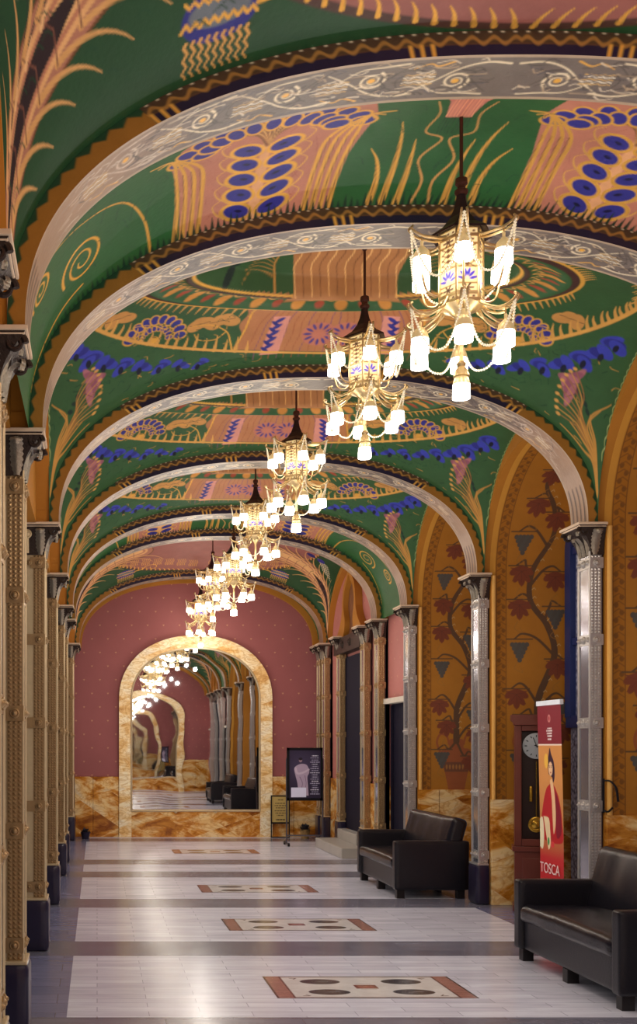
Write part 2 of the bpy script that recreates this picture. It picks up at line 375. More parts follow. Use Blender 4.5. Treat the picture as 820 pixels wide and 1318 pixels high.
# ------------------------------------------------------------------ ribs
def make_rib():
    N=900; x0,z0,s=sup(A_IN,RISE,NE,N); x1,z1,_=sup(AV,RV,NE,N)
    half=s[-1]; nf=26; nw=44
    # cross coordinate: front face r 1..0, soffit w 0..1, back face r 0..1
    r=np.linspace(1,0,nf); w=np.linspace(-HD,HD,nw)
    P=np.zeros((N,nf+nw+nf,3)); z00=z0.copy(); 
    for k in range(nf):
        P[:,k]=np.stack([x0+(x1-x0)*r[k],np.full(N,-HD),z0+(z1-z0)*r[k]],-1)
        P[:,nf+nw+nf-1-k]=np.stack([x0+(x1-x0)*r[k],np.full(N,HD),z0+(z1-z0)*r[k]],-1)
    for k in range(nw): P[:,nf+k]=np.stack([x0,np.full(N,w[k]),z0],-1)
    # face paint
    rr=np.linspace(0,1,nf); fc=Cv(s,rr,OCHD,aa=.06)
    S,R=fc.X,fc.Y; cen=np.abs(S)<1.55
    aS=np.abs(S)
    def smooth(d,w): return np.clip(.5-d/w,0,1)
    # flank: ochre with dark teeth
    fc.mask(~cen,(142,94,36))
    tri=np.abs(((aS/.085)%1)-.5)*2
    fc.mask((~cen)*smooth(.62+.3*tri-R,.12),DGREEN)
    # crown: navy band, wavy gold cornice
    fc.mask(cen*smooth(R-.46,.08),NAVY)
    fc.mask(cen*smooth(.46-R,.08),(70,50,34))
    fc.mask(cen*smooth(np.abs(R-(.60+.13*np.sin(aS*2*pi/.088)))-.085,.1),(164,118,60),.5)
    fc.mask(cen*smooth(np.abs(R-.95)-.03,.05)*smooth(np.abs(((aS/.05)%1)-.5)-.12,.2),CREAM,.5)
    for c in (.36,1.45):
        for k in range(3):
            fc.mask(smooth(np.abs(aS-c-.045*k)-.008,.01)*smooth(R-.52,.1),GOLD,.5)
    # soffit paint
    sf=Cv(s,w,(104,92,84),aa=.009); S,W=sf.X,sf.Y; aS=np.abs(S)
    foot=np.clip((aS-1.35)/.5,0,1); sf.mask(foot,(150,118,94))
    sf.mask(.5-(HD-.018-np.abs(W))/.006,(160,136,112))
    for sg in (-1,1):
        c=0.12
        while c<1.65:
            k=1 if int(c*10)%2 else -1; a=lambda q:(sg*(c+q[0]),k*q[1])
            col=CREAM if c<1.3 else (196,172,150)
            # scrolled acanthus unit
            sp=[]; 
            for t in np.linspace(0,3.4*pi,34): rad=.062*(1-t/(4.4*pi)); sp.append((.10+rad*cos(t+2.2),.02+rad*sin(t+2.2)))
            sf.stroke([a(q) for q in sp],.014,.005,col,.3)
            sf.stroke([a(q) for q in spl([(-.1,-.1),(0,-.11),(.1,-.07),(.2,.02),(.3,.1)])],.012,.005,col,.3)
            sf.stroke([a(q) for q in spl([(-.04,.12),(.06,.11),(.16,.1),(.26,.02)])],.010,.004,col,.3)
            sf.stroke([a(q) for q in spl([(.14,-.12),(.2,-.09),(.24,-.11),(.3,-.08)])],.010,.004,GOLD,.4)
            for j in range(5):
                y=-.035+.017*j
                sf.stroke([a((.2+q*.013,y+.005*sin(q*1.9))) for q in range(11)],.007,.004,(238,222,196) if j%2 else (206,164,100),.3)
            sf.stroke([a(q) for q in spl([(.02,.06),(.06,.02),(.03,-.04),(.09,-.06)])],.006,.012,(74,64,60))
            sf.ell(*a((.10,.02)),.016,.016,GOLD,g=.4)
            sf.stroke([a(q) for q in spl([(.0,-.06),(.05,-.02),(.0,.05),(-.05,.1)])],.008,.004,(76,66,60))
            sf.stroke([a(q) for q in spl([(.33,-.04),(.36,.0),(.34,.06),(.28,.13)])],.007,.004,(76,66,60))
            c+=.37
        for j in range(150):
            t=rng.uniform(.05,1.55); y=rng.uniform(-.13,.13); l=rng.uniform(.03,.10); b_=rng.uniform(-.03,.03)
            sf.stroke([(sg*a,q) for a,q in spl([(t,y),(t+l*.4,y+b_),(t+l,y+b_*.3)],4)],rng.uniform(.004,.009),.003,[(70,60,56),(214,194,166),(176,150,120),(86,80,84)][j%4],.2)
        for j in range(4):   # flutes at the foot
            y=-.105+.07*j
            sf.stroke([(sg*(half-.02),y),(sg*(half-.30),y)],.030,.026,(110,82,64)); sf.stroke([(sg*(half-.02),y+.006),(sg*(half-.29),y+.006)],.013,.011,(60,44,38))
        for j in range(70):
            t=1.35+.01*j; y=rng.uniform(-.12,.12); l=rng.uniform(.04,.12); cc=(150,128,112) if j%2 else (196,176,156)
            if t+l<half-.32: sf.stroke(spl([(sg*t,y),(sg*(t+l/2),y+rng.uniform(-.015,.015)),(sg*(t+l),y)],4),.006,.003,cc)
    A=np.concatenate([fc.rgba()[:,::-1],sf.rgba(),fc.rgba()],axis=1)
    o=grid('trim_1',P,A,M_rib)
    me=o.data; me.polygons.foreach_set('use_smooth',np.ones(len(me.polygons),bool))
    me.set_sharp_from_angle(angle=math.radians(50))
    return o
rib=make_rib()
for i,y in enumerate(CY):
    o=rib if i==0 else rib.copy()
    if i: COL.objects.link(o); o.name='trim_%d'%(i+1)
    o.location=(XC,y,ZS); tag(o,kind='structure')

# ------------------------------------------------------------------ vaults
def vault_pts(hy,N,K,crown=None):
    x,z,s=sup(AV,RV,NE,N); y,zy,t=sup(hy,HW,2.0,K)
    fx=z/RV; gy=zy/HW
    if crown is None: Z=((RV*fx[:,None])**3+(HW*gy[None])**3)**(1/3)
    else: Z=z[:,None]+crown*(1-(y[None]/hy)**2)*fx[:,None]
    P=np.zeros((N,K,3)); P[...,0]=x[:,None]; P[...,1]=y[None]; P[...,2]=Z
    return P,x,y,s,t
def fan(cv,fx,fy,ang,R,n=9,c=BLUE,rows=2):
    for k in range(rows):
        r0=R*(1-.42*k); 
        for i in range(n):
            a=ang-pi/2+pi*(i+.5)/n*1.0; l=r0*.36; m=r0-l/2
            cv.ell(fx+cos(a)*m,fy+sin(a)*m,l*.62,r0*pi/n*.56,GOLD,a,.6); cv.ell(fx+cos(a)*m,fy+sin(a)*m,l*.50,r0*pi/n*.40,c,a)
    cv.ell(fx,fy,R*.16,R*.16,GOLD,0,.6)

def make_vault_w(hy):
    P,x,y,s,t=vault_pts(hy,620,400)
    cv=Cv(x,y,(48,80,44),aa=.007); X,Y=cv.X,cv.Y; aX,aY=np.abs(X),np.abs(Y)
    k=hy/1.12
    def E(a,b): return np.sqrt((X/a)**2+(Y/(b*k))**2)
    rho=E(1.46,.56); out=E(1.93,.985)
    # recess of the shallow inner dome and its moulding
    P[...,2]+=np.clip((.74-rho)/.08,0,1)*.10+np.clip((.74-rho),0,1)*.14-np.exp(-((rho-.96)/.05)**2)*.03-np.exp(-((rho-.78)/.03)**2)*.02
    cv.mask(.5-(out-1)/.02,(44,76,40))
    pe=.5-(aX-(.62+.10*aY+.02*np.sin(Y*30)))/.012
    cv.mask(np.clip(pe,0,1)*np.clip(.5-(out-.985)/.012,0,1),(166,106,64))
    for sx in (-1,1):
        for sy in (-1,1):
            T=lambda pts:[(sx*a,sy*b*k) for a,b in pts]
            # wavy drapery lines of the peach ground
            for i in range(11):
                x0=.02+.058*i
                cv.stroke(T(spl([(x0*.8,.56),(x0*.9+.015,.68),(x0-.01,.8),(x0+.02,.92),(x0+.02,1.02)])),.008,.005,(150,84,52) if i%3 else (120,70,90))
            cv.poly(T([(.34,.62),(.46,.62),(.52,.98),(.38,.98)]),(196,128,110))
            for i in range(5):   # blue sprig
                yy=.66+.06*i
                cv.ell(sx*(.415+.012*i),sy*yy*k,.045,.016,BLUE,sx*sy*.6); cv.ell(sx*(.44+.012*i),sy*(yy+.03)*k,.04,.014,(36,34,104),-sx*sy*.7)
            cv.ell(sx*.10,sy*.80*k,.13,.11,(176,104,80)); 
            for i in range(12):
                a=2*pi*i/12; cv.ell(sx*(.10+.085*cos(a)),sy*(.80+.075*sin(a))*k,.03,.011,(70,52,110),sx*sy*a)
            cv.stroke(T([(.63,.56),(.66,.72),(.70,.84),(.73,.91)]),.016,.012,GOLD,.6)
            # fans, leaves and curling stems of the green ground
            fx,fy=1.34,.675
            fan(cv,sx*fx,sy*fy*k,math.atan2(-sy*.9,-sx*.15),.235,10)
            for lx,ly,rt in ((1.60,.36,.5),(.98,.60,-.2),(.83,.60,.3)):
                for q in (-1,0,1): cv.ell(sx*(lx+.05*q),sy*(ly+.02*abs(q))*k,.075,.05,(196,138,72),sx*sy*(rt+q*.7),.3)
                cv.stroke(T([(lx-.08,ly),(lx+.1,ly+.02)]),.006,.004,BROWN)
            cv.stroke(T(spl([(.74,.90),(.76,.82),(.80,.72),(.92,.64),(1.06,.62)])),.012,.006,GOLD,.6)
            cv.stroke(T(spl([(.80,.72),(.88,.78),(1.0,.76),(1.04,.70)])),.008,.005,GOLD,.6)
            cv.stroke(T(spl([(1.25,.60),(1.38,.52),(1.5,.5)])),.009,.005,GOLD,.6)
            for i in range(26):
                a=.33+.047*i; bx,by=1.93*sin(a),.985*cos(a); l=.10+.03*(i%2)
                cv.stroke(T(spl([(bx,by),(bx*.965+.02,by-l*.55),(bx*.95+.03,by-l)],4)),.030,.004,(214,158,80),.5)
            for i in range(20):
                a=.42+.052*i; bx,by=1.5*sin(a),.585*cos(a)
                cv.stroke(T([(bx,by),(bx*1.02+.03,by+.07)]),.022,.004,(204,148,74),.4)
            for i in range(40):
                px,py=rng.uniform(.75,1.8),rng.uniform(.5,.95)
                cv.stroke(T(spl([(px,py),(px+.03,py-.02),(px+.05,py+.015)],4)),.005,.003,(26,66,40))
            for i in range(150):
                px,py=rng.uniform(.2,2.1),rng.uniform(.62,1.1); oo_=(px/1.93)**2+(py/.985)**2
                if oo_<1.02 and not (.78<px<1.9 and oo_<.93): continue
                d=rng.uniform(.03,.07); an=rng.uniform(0,6.28)
                cv.stroke(T(spl([(px,py),(px+d*.5*cos(an)-.01,py+d*.5*sin(an)),(px+d*cos(an),py+d*sin(an)*.6)],4)),.007,.003,[(24,56,34),(30,66,40),(172,128,62)][i%3],.2)
            # pendentive: blue flower garland, pink lily, gold stems from the corner
            for i,(a,b) in enumerate(((1.955,.46),(1.89,.56),(1.80,.65),(1.69,.73),(1.56,.80),(1.42,.86),(1.27,.91),(1.12,.945),(.97,.975))):
                r=.080-.005*i
                for q in range(3): cv.ell(sx*(a+.03*(q-1)),sy*(b+.02*(q-1)*(-1)**i)*k,r,r*.5,(52,58,150) if q!=1 else (38,40,116),sx*sy*(-.5+.5*q))
                cv.ell(sx*(a+.02),sy*(b+.03)*k,.02,.03,(20,24,40))
            for q in range(-3,4):
                a=.5*q; cv.ell(sx*(1.80+.055*cos(a)*-1*1.0+.02),sy*(.83+.06*sin(a))*k,.075,.026,(158,96,100) if q%2 else (132,74,88),sx*sy*(a*.9+.35))
                cv.stroke(T([(1.86,.86),(1.80-.075*cos(a),.83+.085*sin(a))]),.007,.003,(92,48,60))
            for q in range(3): cv.ell(sx*(1.90+.03*q),sy*(.86+.03*q)*k,.022,.012,(24,44,34),.5)
            for q in range(9):
                a=-1.1+.27*q
                cv.stroke(T(spl([(2.10,1.08),(2.0-.02*abs(q-4),1.0+.02*sin(a)),(1.93-.05*cos(a),.94+.09*sin(a)),(1.83-.10*cos(a),.88+.17*sin(a))])),.012,.005,(190,136,66) if q%2 else (150,104,56),.3)
                cv.ell(sx*(1.83-.10*cos(a)),sy*(.88+.17*sin(a))*k,.016,.010,(196,142,70))
    # dividing lines
    for e,w_,c in ((np.abs(out-1)*1.3,.013,(206,148,70)),(np.abs(rho-1.0),.018,(70,44,40)),(np.abs(rho-1.03)*1.0,.010,GOLD),(np.abs(rho-.78),.014,(70,50,40)),(np.abs(rho-.755),.008,GOLD)):
        cv.mask(.5-(e-w_)/.008,c,.4 if c==GOLD else 0)
    band=(rho<.98)&(rho>.80); cv.mask(band,(50,84,48))
    ph=np.arctan2(Y/(.56*k),X/1.46); 
    mot=np.abs(((ph/(2*pi)*26)%1)-.5)
    cv.mask(band*np.clip(.5-(np.hypot(mot*1.3,(rho-.89)*3.2)-.19)/.06,0,1),(206,140,66),.4)
    cv.mask(band*np.clip(.5-(np.hypot((mot-.5)*1.3,(rho-.89)*3.2)-.14)/.06,0,1),(150,64,40))
    cv.mask(band*np.clip(.5-(np.abs(rho-.83+.02*np.cos(ph*52))-.008)/.01,0,1),(206,150,80),.4)
    ins=rho<.74; cv.mask(ins,(50,80,44))
    for sy in (-1,1):
        pe=[(-.42,.05),(-.36,.4*k),(-.42,.47*k),(.42,.47*k),(.36,.4*k),(.42,.05)]
        cv.poly([(a,sy*b) for a,b in pe],(168,112,66))
        for i in range(13):
            x0=-.36+.06*i; cv.stroke([(a,sy*b*k) for a,b in spl([(x0,.06),(x0+.02,.17),(x0-.015,.28),(x0+.015,.41)])],.012,.007,(130,80,48) if i%2 else (226,170,104))
        for sx in (-1,1):
            cv.stroke([(sx*a,sy*b*k) for a,b in spl([(.50,.36),(.52,.24),(.50,.12),(.6,.04)])],.016,.008,(196,140,70),.4)
            for q in range(5): cv.stroke([(sx*a,sy*b*k) for a,b in spl([(.52,.20+.03*q),(.58+.02*q,.14+.03*q),(.66+.02*q,.16+.03*q)],4)],.007,.004,(180,130,66),.4)
            cv.ell(sx*.84,sy*.22*k,.05,.03,(24,40,34),.6*sx*sy); cv.ell(sx*.80,sy*.17*k,.04,.02,(24,40,34),-.6*sx*sy)
    # gold stems gathered at each corner + dark curls along the wall arches
    for sx in (-1,1):
        for sy in (-1,1):
            for i in range(6):
                a0=1.72+.055*i; cv.stroke([(sx*a,sy*b*k) for a,b in spl([(2.115,1.105),(2.06,1.07-.012*i),(1.99,1.03-.03*i+.05),(a0+.1,1.075-.05*i)])],.014,.006,(196,140,66),.4)
            for i in range(22):
                b=.05+.045*i; cv.stroke([(sx*a,sy*q*k) for a,q in spl([(2.128,b),(2.115,b+.02),(2.12,b+.04)],4)],.008,.004,(150,160,100))
    # beaded roll beside each rib
    return P,cv
def make_vault_n(hy):
    P,x,y,s,t=vault_pts(hy,760,300,crown=.10)
    cv=Cv(s,y,(34,80,38),aa=.007); X,Y=cv.X,cv.Y; aX,aY=np.abs(X),np.abs(Y)
    pf=hy/.59
    for sx in (-1,1):
        for sy in (1,):
            BS=1.62
            def T(pts): return [(sx*a,(.59-b*BS)*pf) for a,b in pts]     # b measured up from the far rib
            cv.poly(T([(.50,0),(.47,.25),(.40,.45),(.46,.58),(.75,.59),(1.12,.59),(1.38,.5),(1.42,.40),(1.36,.25),(1.33,0)]),(172,108,86))
            for i in range(60):
                px,py=rng.uniform(.5,1.3),rng.uniform(.02,.5); cv.stroke(T([(px,py),(px+rng.uniform(-.05,.05),py+.04)]),.004,.002,(156,84,70))
            # palm: trunk, blue feathers, crest
            pc=.92
            cv.poly(T([(pc-.035,0),(pc-.022,.42),(pc+.022,.42),(pc+.035,0)]),(206,146,100))
            for i in range(5):
                for q in (-1,1):
                    yy=.05+.075*i
                    cv.ell(sx*(pc+q*.098),(.59-yy*BS)*pf,.100,.066,GOLD,-sx*sy*q*.45,.6); cv.ell(sx*(pc+q*.096),(.59-yy*BS)*pf,.078,.046,BLUE,-sx*sy*q*.45)
                    cv.ell(sx*(pc+q*.085),(.59-yy*BS)*pf,.022,.010,(16,14,50),-sx*sy*q*.45)
                    cv.stroke(T(spl([(pc+q*.15,yy-.02),(pc+q*.21,yy+.01),(pc+q*.235,yy+.05),(pc+q*.20,yy+.07)])),.012,.005,(214,160,84),.5)
            for i in range(13):
                a=-1.5+.25*i
                cv.stroke(T(spl([(pc,.36),(pc+.06*sin(a),.43+.03*cos(a)),(pc+.16*sin(a),.455+.04*cos(a)),(pc+.23*sin(a),.42+.055*cos(a))])),.020,.006,(210,160,98) if i%2 else (150,96,60),.4)
                cv.stroke(T(spl([(pc,.36),(pc+.065*sin(a),.43+.03*cos(a)),(pc+.16*sin(a),.46+.04*cos(a))])),.004,.003,(96,58,36))
            # peacock fans hanging from the near rib
            for r_ in range(2):
                for i in range(11):
                    a=pi*(i+.5)/11; R=.40-.11*r_
                    cv.ell(sx*(pc-.20*0+R*cos(a)*1.15),(.59-(.405+R*sin(a)*.30)*BS)*pf,.075,.05,GOLD,-sx*sy*a,.6)
                    cv.ell(sx*(pc+R*cos(a)*1.15),(.59-(.405+R*sin(a)*.30)*BS)*pf,.060,.037,BLUE,-sx*sy*a)
            # gold fountains each side of the pink ground
            for q,(b0,d) in enumerate(((.50,-1),(1.36,1))):
                for i in range(4):
                    o=.045*i
                    cv.stroke(T(spl([(b0-d*o+.0,0),(b0-d*(o-.005),.18),(b0-d*(o-.03),.34),(b0+d*(.06+.02*i)-d*o*.5,.45),(b0+d*(.18)-d*o,.47-.02*i)])),.030,.008,(222,164,76),.6)
                    cv.stroke(T(spl([(b0-d*o+.008,0),(b0-d*(o-.013),.18),(b0-d*(o-.038),.34)])),.006,.004,(110,66,30))
            # grass blades, wavy stems, trunk of the central tree
            for px,hh,ln in ((.13,.30,.02),(.21,.40,.05),(.28,.26,.08)):
                cv.stroke(T(spl([(px,0),(px-.005,hh*.4),(px+ln*.3,hh*.75),(px+ln,hh)])),.040,.004,(222,164,76),.6)
                cv.stroke(T(spl([(px+.004,0),(px,hh*.4),(px+ln*.3,hh*.7)])),.006,.003,(120,76,36))
            cv.stroke(T(spl([(.05,0),(.03,.1),(.09,.2),(.02,.3),(.12,.34),(.10,.44),(.14,.52)])),.014,.008,(206,150,84),.5)
            cv.poly(T([(0,.42),(.06,.42),(.085,.52),(.16,.59),(0,.59)]),(190,110,92))
            for i in range(4): cv.stroke(T([(.01+.017*i,.42),(.012+.018*i,.59)]),.006,.005,(226,150,110))
            for i in range(4): cv.stroke(T(spl([(.01+.017*i,.42),(.015+.017*i,.37),(.01+.017*i,.33)],4)),.006,.002,(16,44,28))
            # spirals on the haunches
            for cx,cy,R in ((1.95,.22,.15),(2.28,.40,.10)):
                pts=[]
                for tt in np.linspace(0,4.2*pi,60): rad=R*(1-tt/(5*pi)); pts.append((cx+rad*cos(tt-.4),cy+rad*sin(tt-.4)*.8))
                cv.stroke(T(pts),.020,.010,(222,160,60),.6)
            cv.stroke(T(spl([(2.55,.02),(2.3,.04),(2.1,.07),(1.95,.08)])),.018,.014,(222,160,60),.6)
            cv.stroke(T(spl([(1.50,0),(1.56,.2),(1.70,.38),(1.95,.46),(2.2,.5)])),.016,.008,(214,156,66),.6)
            for i in range(6): cv.stroke(T(spl([(1.55+.09*i,.18+.055*i),(1.53+.09*i,.26+.05*i),(1.48+.09*i,.29+.05*i)],4)),.008,.004,(24,62,36))
            for i in range(70):
                px,py=rng.uniform(0,2.6),rng.uniform(.02,.55)
                if .42<px<1.42: continue
                cv.stroke(T(spl([(px,py),(px+.02,py+.03),(px+.05,py+.03)],4)),.006,.003,(20,60,34))
        for i in range(75):      # dark tufts along the cornice
            px=.02+.035*i
            for sy in (-1,1): cv.stroke([(sx*a,sy*(.59-b)*pf) for a,b in ((px,0),(px+.008,.045+.02*(i%3)))],.022,.003,(16,42,28))
    return P,cv
def make_vault_o(hy):
    P,x,y,s,t=vault_pts(hy,700,420)
    cv=Cv(s,y,(28,62,33),aa=.008); X,Y=cv.X,cv.Y; aX,aY=np.abs(X),np.abs(Y); k=hy/1.66
    # pink crown edged with gold fringe
    e=np.sqrt((X/1.9)**2+(Y/(1.64*k))**2)
    cv.mask(.5-(e-1)/.01,(138,82,72)); cv.mask(.5-(np.abs(e-1)-.012)/.008,(70,44,36))
    for sx in (-1,1):
        for sy in (-1,1):
            T=lambda pts:[(sx*a,sy*b*k) for a,b in pts]
            for i in range(34):
                a=.02+.045*i; bx,by=1.9*sin(a),1.64*cos(a)
                cv.stroke(T(spl([(bx,by),(bx*.98+.02,by-.05),(bx*.97+.05,by-.09)],4)),.024,.004,GOLD,.6)
            for i in range(7):
                for j in range(5):
                    bx=.10+.2*i; cv.stroke(T(spl([(bx+.03*j,1.50-.25*bx-.02),(bx+.03*j+.01,1.42-.25*bx),(bx+.03*j-.01,1.34-.25*bx),(bx+.03*j+.01,1.26-.25*bx)],5)),.009,.005,GOLD,.5)
            # palm trunk sweeping up from the corner
            c=spl([(2.62,1.64),(2.46,1.50),(2.26,1.33),(2.02,1.16),(1.74,.98),(1.44,.84),(1.1,.72)],8)
            for w_,cc in ((.50,(110,66,40)),(.46,(166,108,84)),(.30,(212,158,102)),(.22,(176,114,84)),(.15,(216,164,106))):
                cv.stroke(T(c),w_*.28,w_,cc,.2)
            cv.stroke(T(c[3:22]),.03,.10,(38,24,24)); cv.stroke(T(c[22:30]),.10,.004,(38,24,24))
            for i in range(5,46,4):
                p=c[min(i,len(c)-1)]; d=c[min(i+1,len(c)-1)]-c[i-1]; d/=np.linalg.norm(d)+1e-9; nrm=np.array([-d[1],d[0]]); l=.12+.004*i
                for q in (-1,1):
                    hw=.05+.13*min(i,40)/40; tt_=np.linspace(0,1,9); cv.stroke(T([p+nrm*q*(hw*.85+l*(.55*a+.75*a*a))+d*l*(2.3*a-.9*a*a) for a in tt_]),.030,.004,(212,158,96),.5)
                    if q>0: cv.stroke(T([p+nrm*q*(hw*.85+l*(.3*a+.4*a*a))+d*(.06+l*(2.0*a-.5*a*a)) for a in tt_]),.010,.003,(30,44,30))
                cv.stroke(T([p-nrm*hw*.9,p+d*.05,p+nrm*hw*.9]),.009,.007,(110,66,50)); cv.stroke(T([p+nrm*.06,p+nrm*.09+d*.09]),.02,.004,(226,176,120),.3)
            # jellyfish blossom
            jx,jy=1.30,1.49
            cv.ell(sx*jx,sy*(jy-.10)*k,.16,.11,(40,40,110)); cv.ell(sx*jx,sy*(jy-.11)*k,.13,.06,(96,100,104))
            cv.stroke(T([(jx-.16+.02*q,jy-.08+.012*(-1)**q) for q in range(17)]),.014,.014,GOLD,.5)
            cv.stroke(T([(jx-.15+.02*q,jy-.16+.010*(-1)**q) for q in range(16)]),.012,.012,GOLD,.5)
            for i in range(9):
                bx=jx-.13+.033*i
                cv.stroke(T([(bx+.009*sin(q*1.6),jy-.02+.014*q) for q in range(12)]),.013,.006,(214,156,84),.5)
            cv.stroke(T(spl([(jx-.16,jy-.1),(jx-.28,jy-.12),(jx-.36,jy-.2),(jx-.5,jy-.2),(jx-.52,jy-.1),(jx-.44,jy-.08),(jx-.42,jy-.15)])),.018,.008,GOLD,.6)
            # comet of cream wavy lines on the wall side
            for i in range(7):
                bx=2.02-.03*i; by=.86-.05*i
                cv.stroke(T([(bx+.02*q,by+.013*q+.010*sin(q*1.5)) for q in range(16)]),.012,.006,CREAM,.4)
            cv.ell(sx*1.92,sy*.62*k,.10,.05,BLUE,.5*sx*sy); cv.ell(sx*1.70,sy*.52*k,.10,.05,(30,28,90),.5*sx*sy)
            for i in range(90):
                px,py=rng.uniform(.9,2.5),rng.uniform(.1,1.6)
                if (px/1.9)**2+(py/1.64)**2<1.05: continue
                cv.stroke(T(spl([(px,py),(px+.03,py-.02),(px+.06,py)],4)),.006,.003,(20,58,34))
    return P,cv
VW=make_vault_w((CY[3]-CY[2])/2-HD); ow=grid('ceiling',VW[0],VW[1],M_paint)
VN=make_vault_n((CY[2]-CY[1])/2-HD); on=grid('ceiling',VN[0],VN[1],M_paint)
VO=make_vault_o((CY[2-1]-CY[0])/2-HD); oo=grid('ceiling',VO[0],VO[1],M_paint)
def place(o,ya,yb,first,sy=1):
    c=o if first else o.copy()
    if not first: COL.objects.link(c)
    c.location=(XC,(ya+yb)/2,ZS); c.scale=(1,sy,1); tag(c,kind='structure'); return c
hwW=(CY[3]-CY[2])/2-HD
for i,k in enumerate((2,3,4)): place(ow,CY[k],CY[k+1],i==0,((CY[k+1]-CY[k])/2-HD)/hwW)
place(on,CY[1],CY[2],True); place(on,CY[5],CY[6],False)
hN=(CY[2]-CY[1])/2-HD
place(on,CY[7]-.02,YEND+.12,False,((YEND+.12-CY[7]+.02)/2-HD)/hN); place(on,YBACK-.02,CY[0],False,((CY[0]-YBACK)/2-HD)/hN)
place(oo,CY[0],CY[1],True); place(oo,CY[6],CY[7],False)

# ------------------------------------------------------------------ end walls, mirror
def arch_poly(a,r,z0,zs,n,N=60):
    x,z,_=sup(a,r,n,N); return [(-a,z0)]+[(p,zs+q) for p,q in zip(x,z)]+[(a,z0)]
def end_wall(name,yw,sg):
    m=MB(); x,z,_=sup(AV+.25,RV+.3,NE,80)
    m.prism([(XC-AV-.25,0)]+[(XC+p,ZS+q) for p,q in zip(x,z)]+[(XC+AV+.25,0)],1,yw,yw+sg*.2)
    tag(m.build(name,M_red),kind='structure')
end_wall('wall_far',YEND,1); end_wall('wall_back',YBACK,-1)
# ochre arch band on each end wall
def band(name,yw,sg):
    m=MB(); n=120
    xo,zo,_=sup(AV+.02,RV+.02,NE,n); xi,zi,_=sup(AV-.10,RV-.10,NE,n)
    for i in range(n-1):
        for y0,y1 in ((yw,yw-sg*.05),):
            vs=[(XC+xo[i],y1,ZS+zo[i]),(XC+xo[i+1],y1,ZS+zo[i+1]),(XC+xi[i+1],y1,ZS+zi[i+1]),(XC+xi[i],y1,ZS+zi[i]),(XC+xi[i],y0,ZS+zi[i]),(XC+xi[i+1],y0,ZS+zi[i+1])]
            m.add(vs,[(0,1,2,3),(3,2,5,4)])
    tag(m.build(name,M_ochre,smooth='auto'),kind='structure')
band('trim_9',YEND,1); band('trim_10',YBACK,-1)
MXC=1.73
def mirror(yw,sg,label):
    """sg=+1: on the far wall, facing the camera"""
    t=empty('wall_mirror',(MXC,yw if sg>0 else yw+.02,0),0 if sg>0 else pi+.005); tag(t,label,'mirror')
    ao,ro,zo=1.345,1.12,2.42; ai,ri,zi=1.128,.90,2.42; n=90
    xo,zo_,_=sup(ao,ro,2.15,n); xi,zi_,_=sup(ai,ri,2.15,n); m=MB(); zb=.46
    O=[(-ao,0.02)]+[(p,zo+q) for p,q in zip(xo,zo_)]+[(ao,0.02)]; I=[(-ai,zb)]+[(p,zi+q) for p,q in zip(xi,zi_)]+[(ai,zb)]
    vs=[(p[0],-.07,p[1]) for p in O]+[(p[0],-.07,p[1]) for p in I]+[(p[0],0,p[1]) for p in O]+[(p[0],-.0,p[1]) for p in I]; k=len(O); fs=[]
    for i in range(k-1):
        fs+=[(i,i+1,k+i+1,k+i),(i,2*k+i,2*k+i+1,i+1),(k+i,k+i+1,3*k+i+1,3*k+i)]
    m.add(vs,fs)
    for sg_ in (-1,1): m.box(min(sg_*ao,sg_*ai),max(sg_*ao,sg_*ai),-.071,0,0,zb+.01)
    m.build('marble_surround',M_frame,t)
    m=MB(); m.box(-ai-.005,ai+.005,-.068,0,.0,zb-.012); m.build('marble_base',M_sienna,t)
    g=MB(); g.add([(p[0],-.03,p[1]) for p in I],[tuple(range(k))]); g.build('mirror_glass',M_mirror,t)
    s=MB(); pts=[(p[0],-.06,p[1]) for p in I]; s.tube(pts,.018,8); s.tube([(-ai,-.06,zb),(ai,-.06,zb)],.022,8)
    for px in (-.35,.35): s.disc((px,-.075,zb-.01),1,.03,-.015)
    s.build('metal_edge',M_pale,t,smooth='auto')
    return t
mirror(YEND,1,'huge arched mirror in a pale marble surround on the red far wall')
mirror(YBACK,-1,'arched mirror behind the viewpoint, seen only within the far mirror')
def dado(name,boxes):
    m=MB()
    for b in boxes: m.box(*b)
    o=m.build(name,M_sienna,bevel=.004); tag(o,kind='structure'); return o
ZD=1.06
for y0,sg,nm in ((YEND,-1,'baseboard_far'),(YBACK,1,'baseboard_back')):
    a,b=sorted((y0,y0+sg*.05))
    dado(nm,[(XL-.02,XL+.30,a,b,0,ZD),(XL+.305,MXC-1.35,a,b,0,ZD),(MXC+1.35,MXC+1.72,a,b,0,ZD),(MXC+1.725,XR+.1,a,b,0,ZD)])

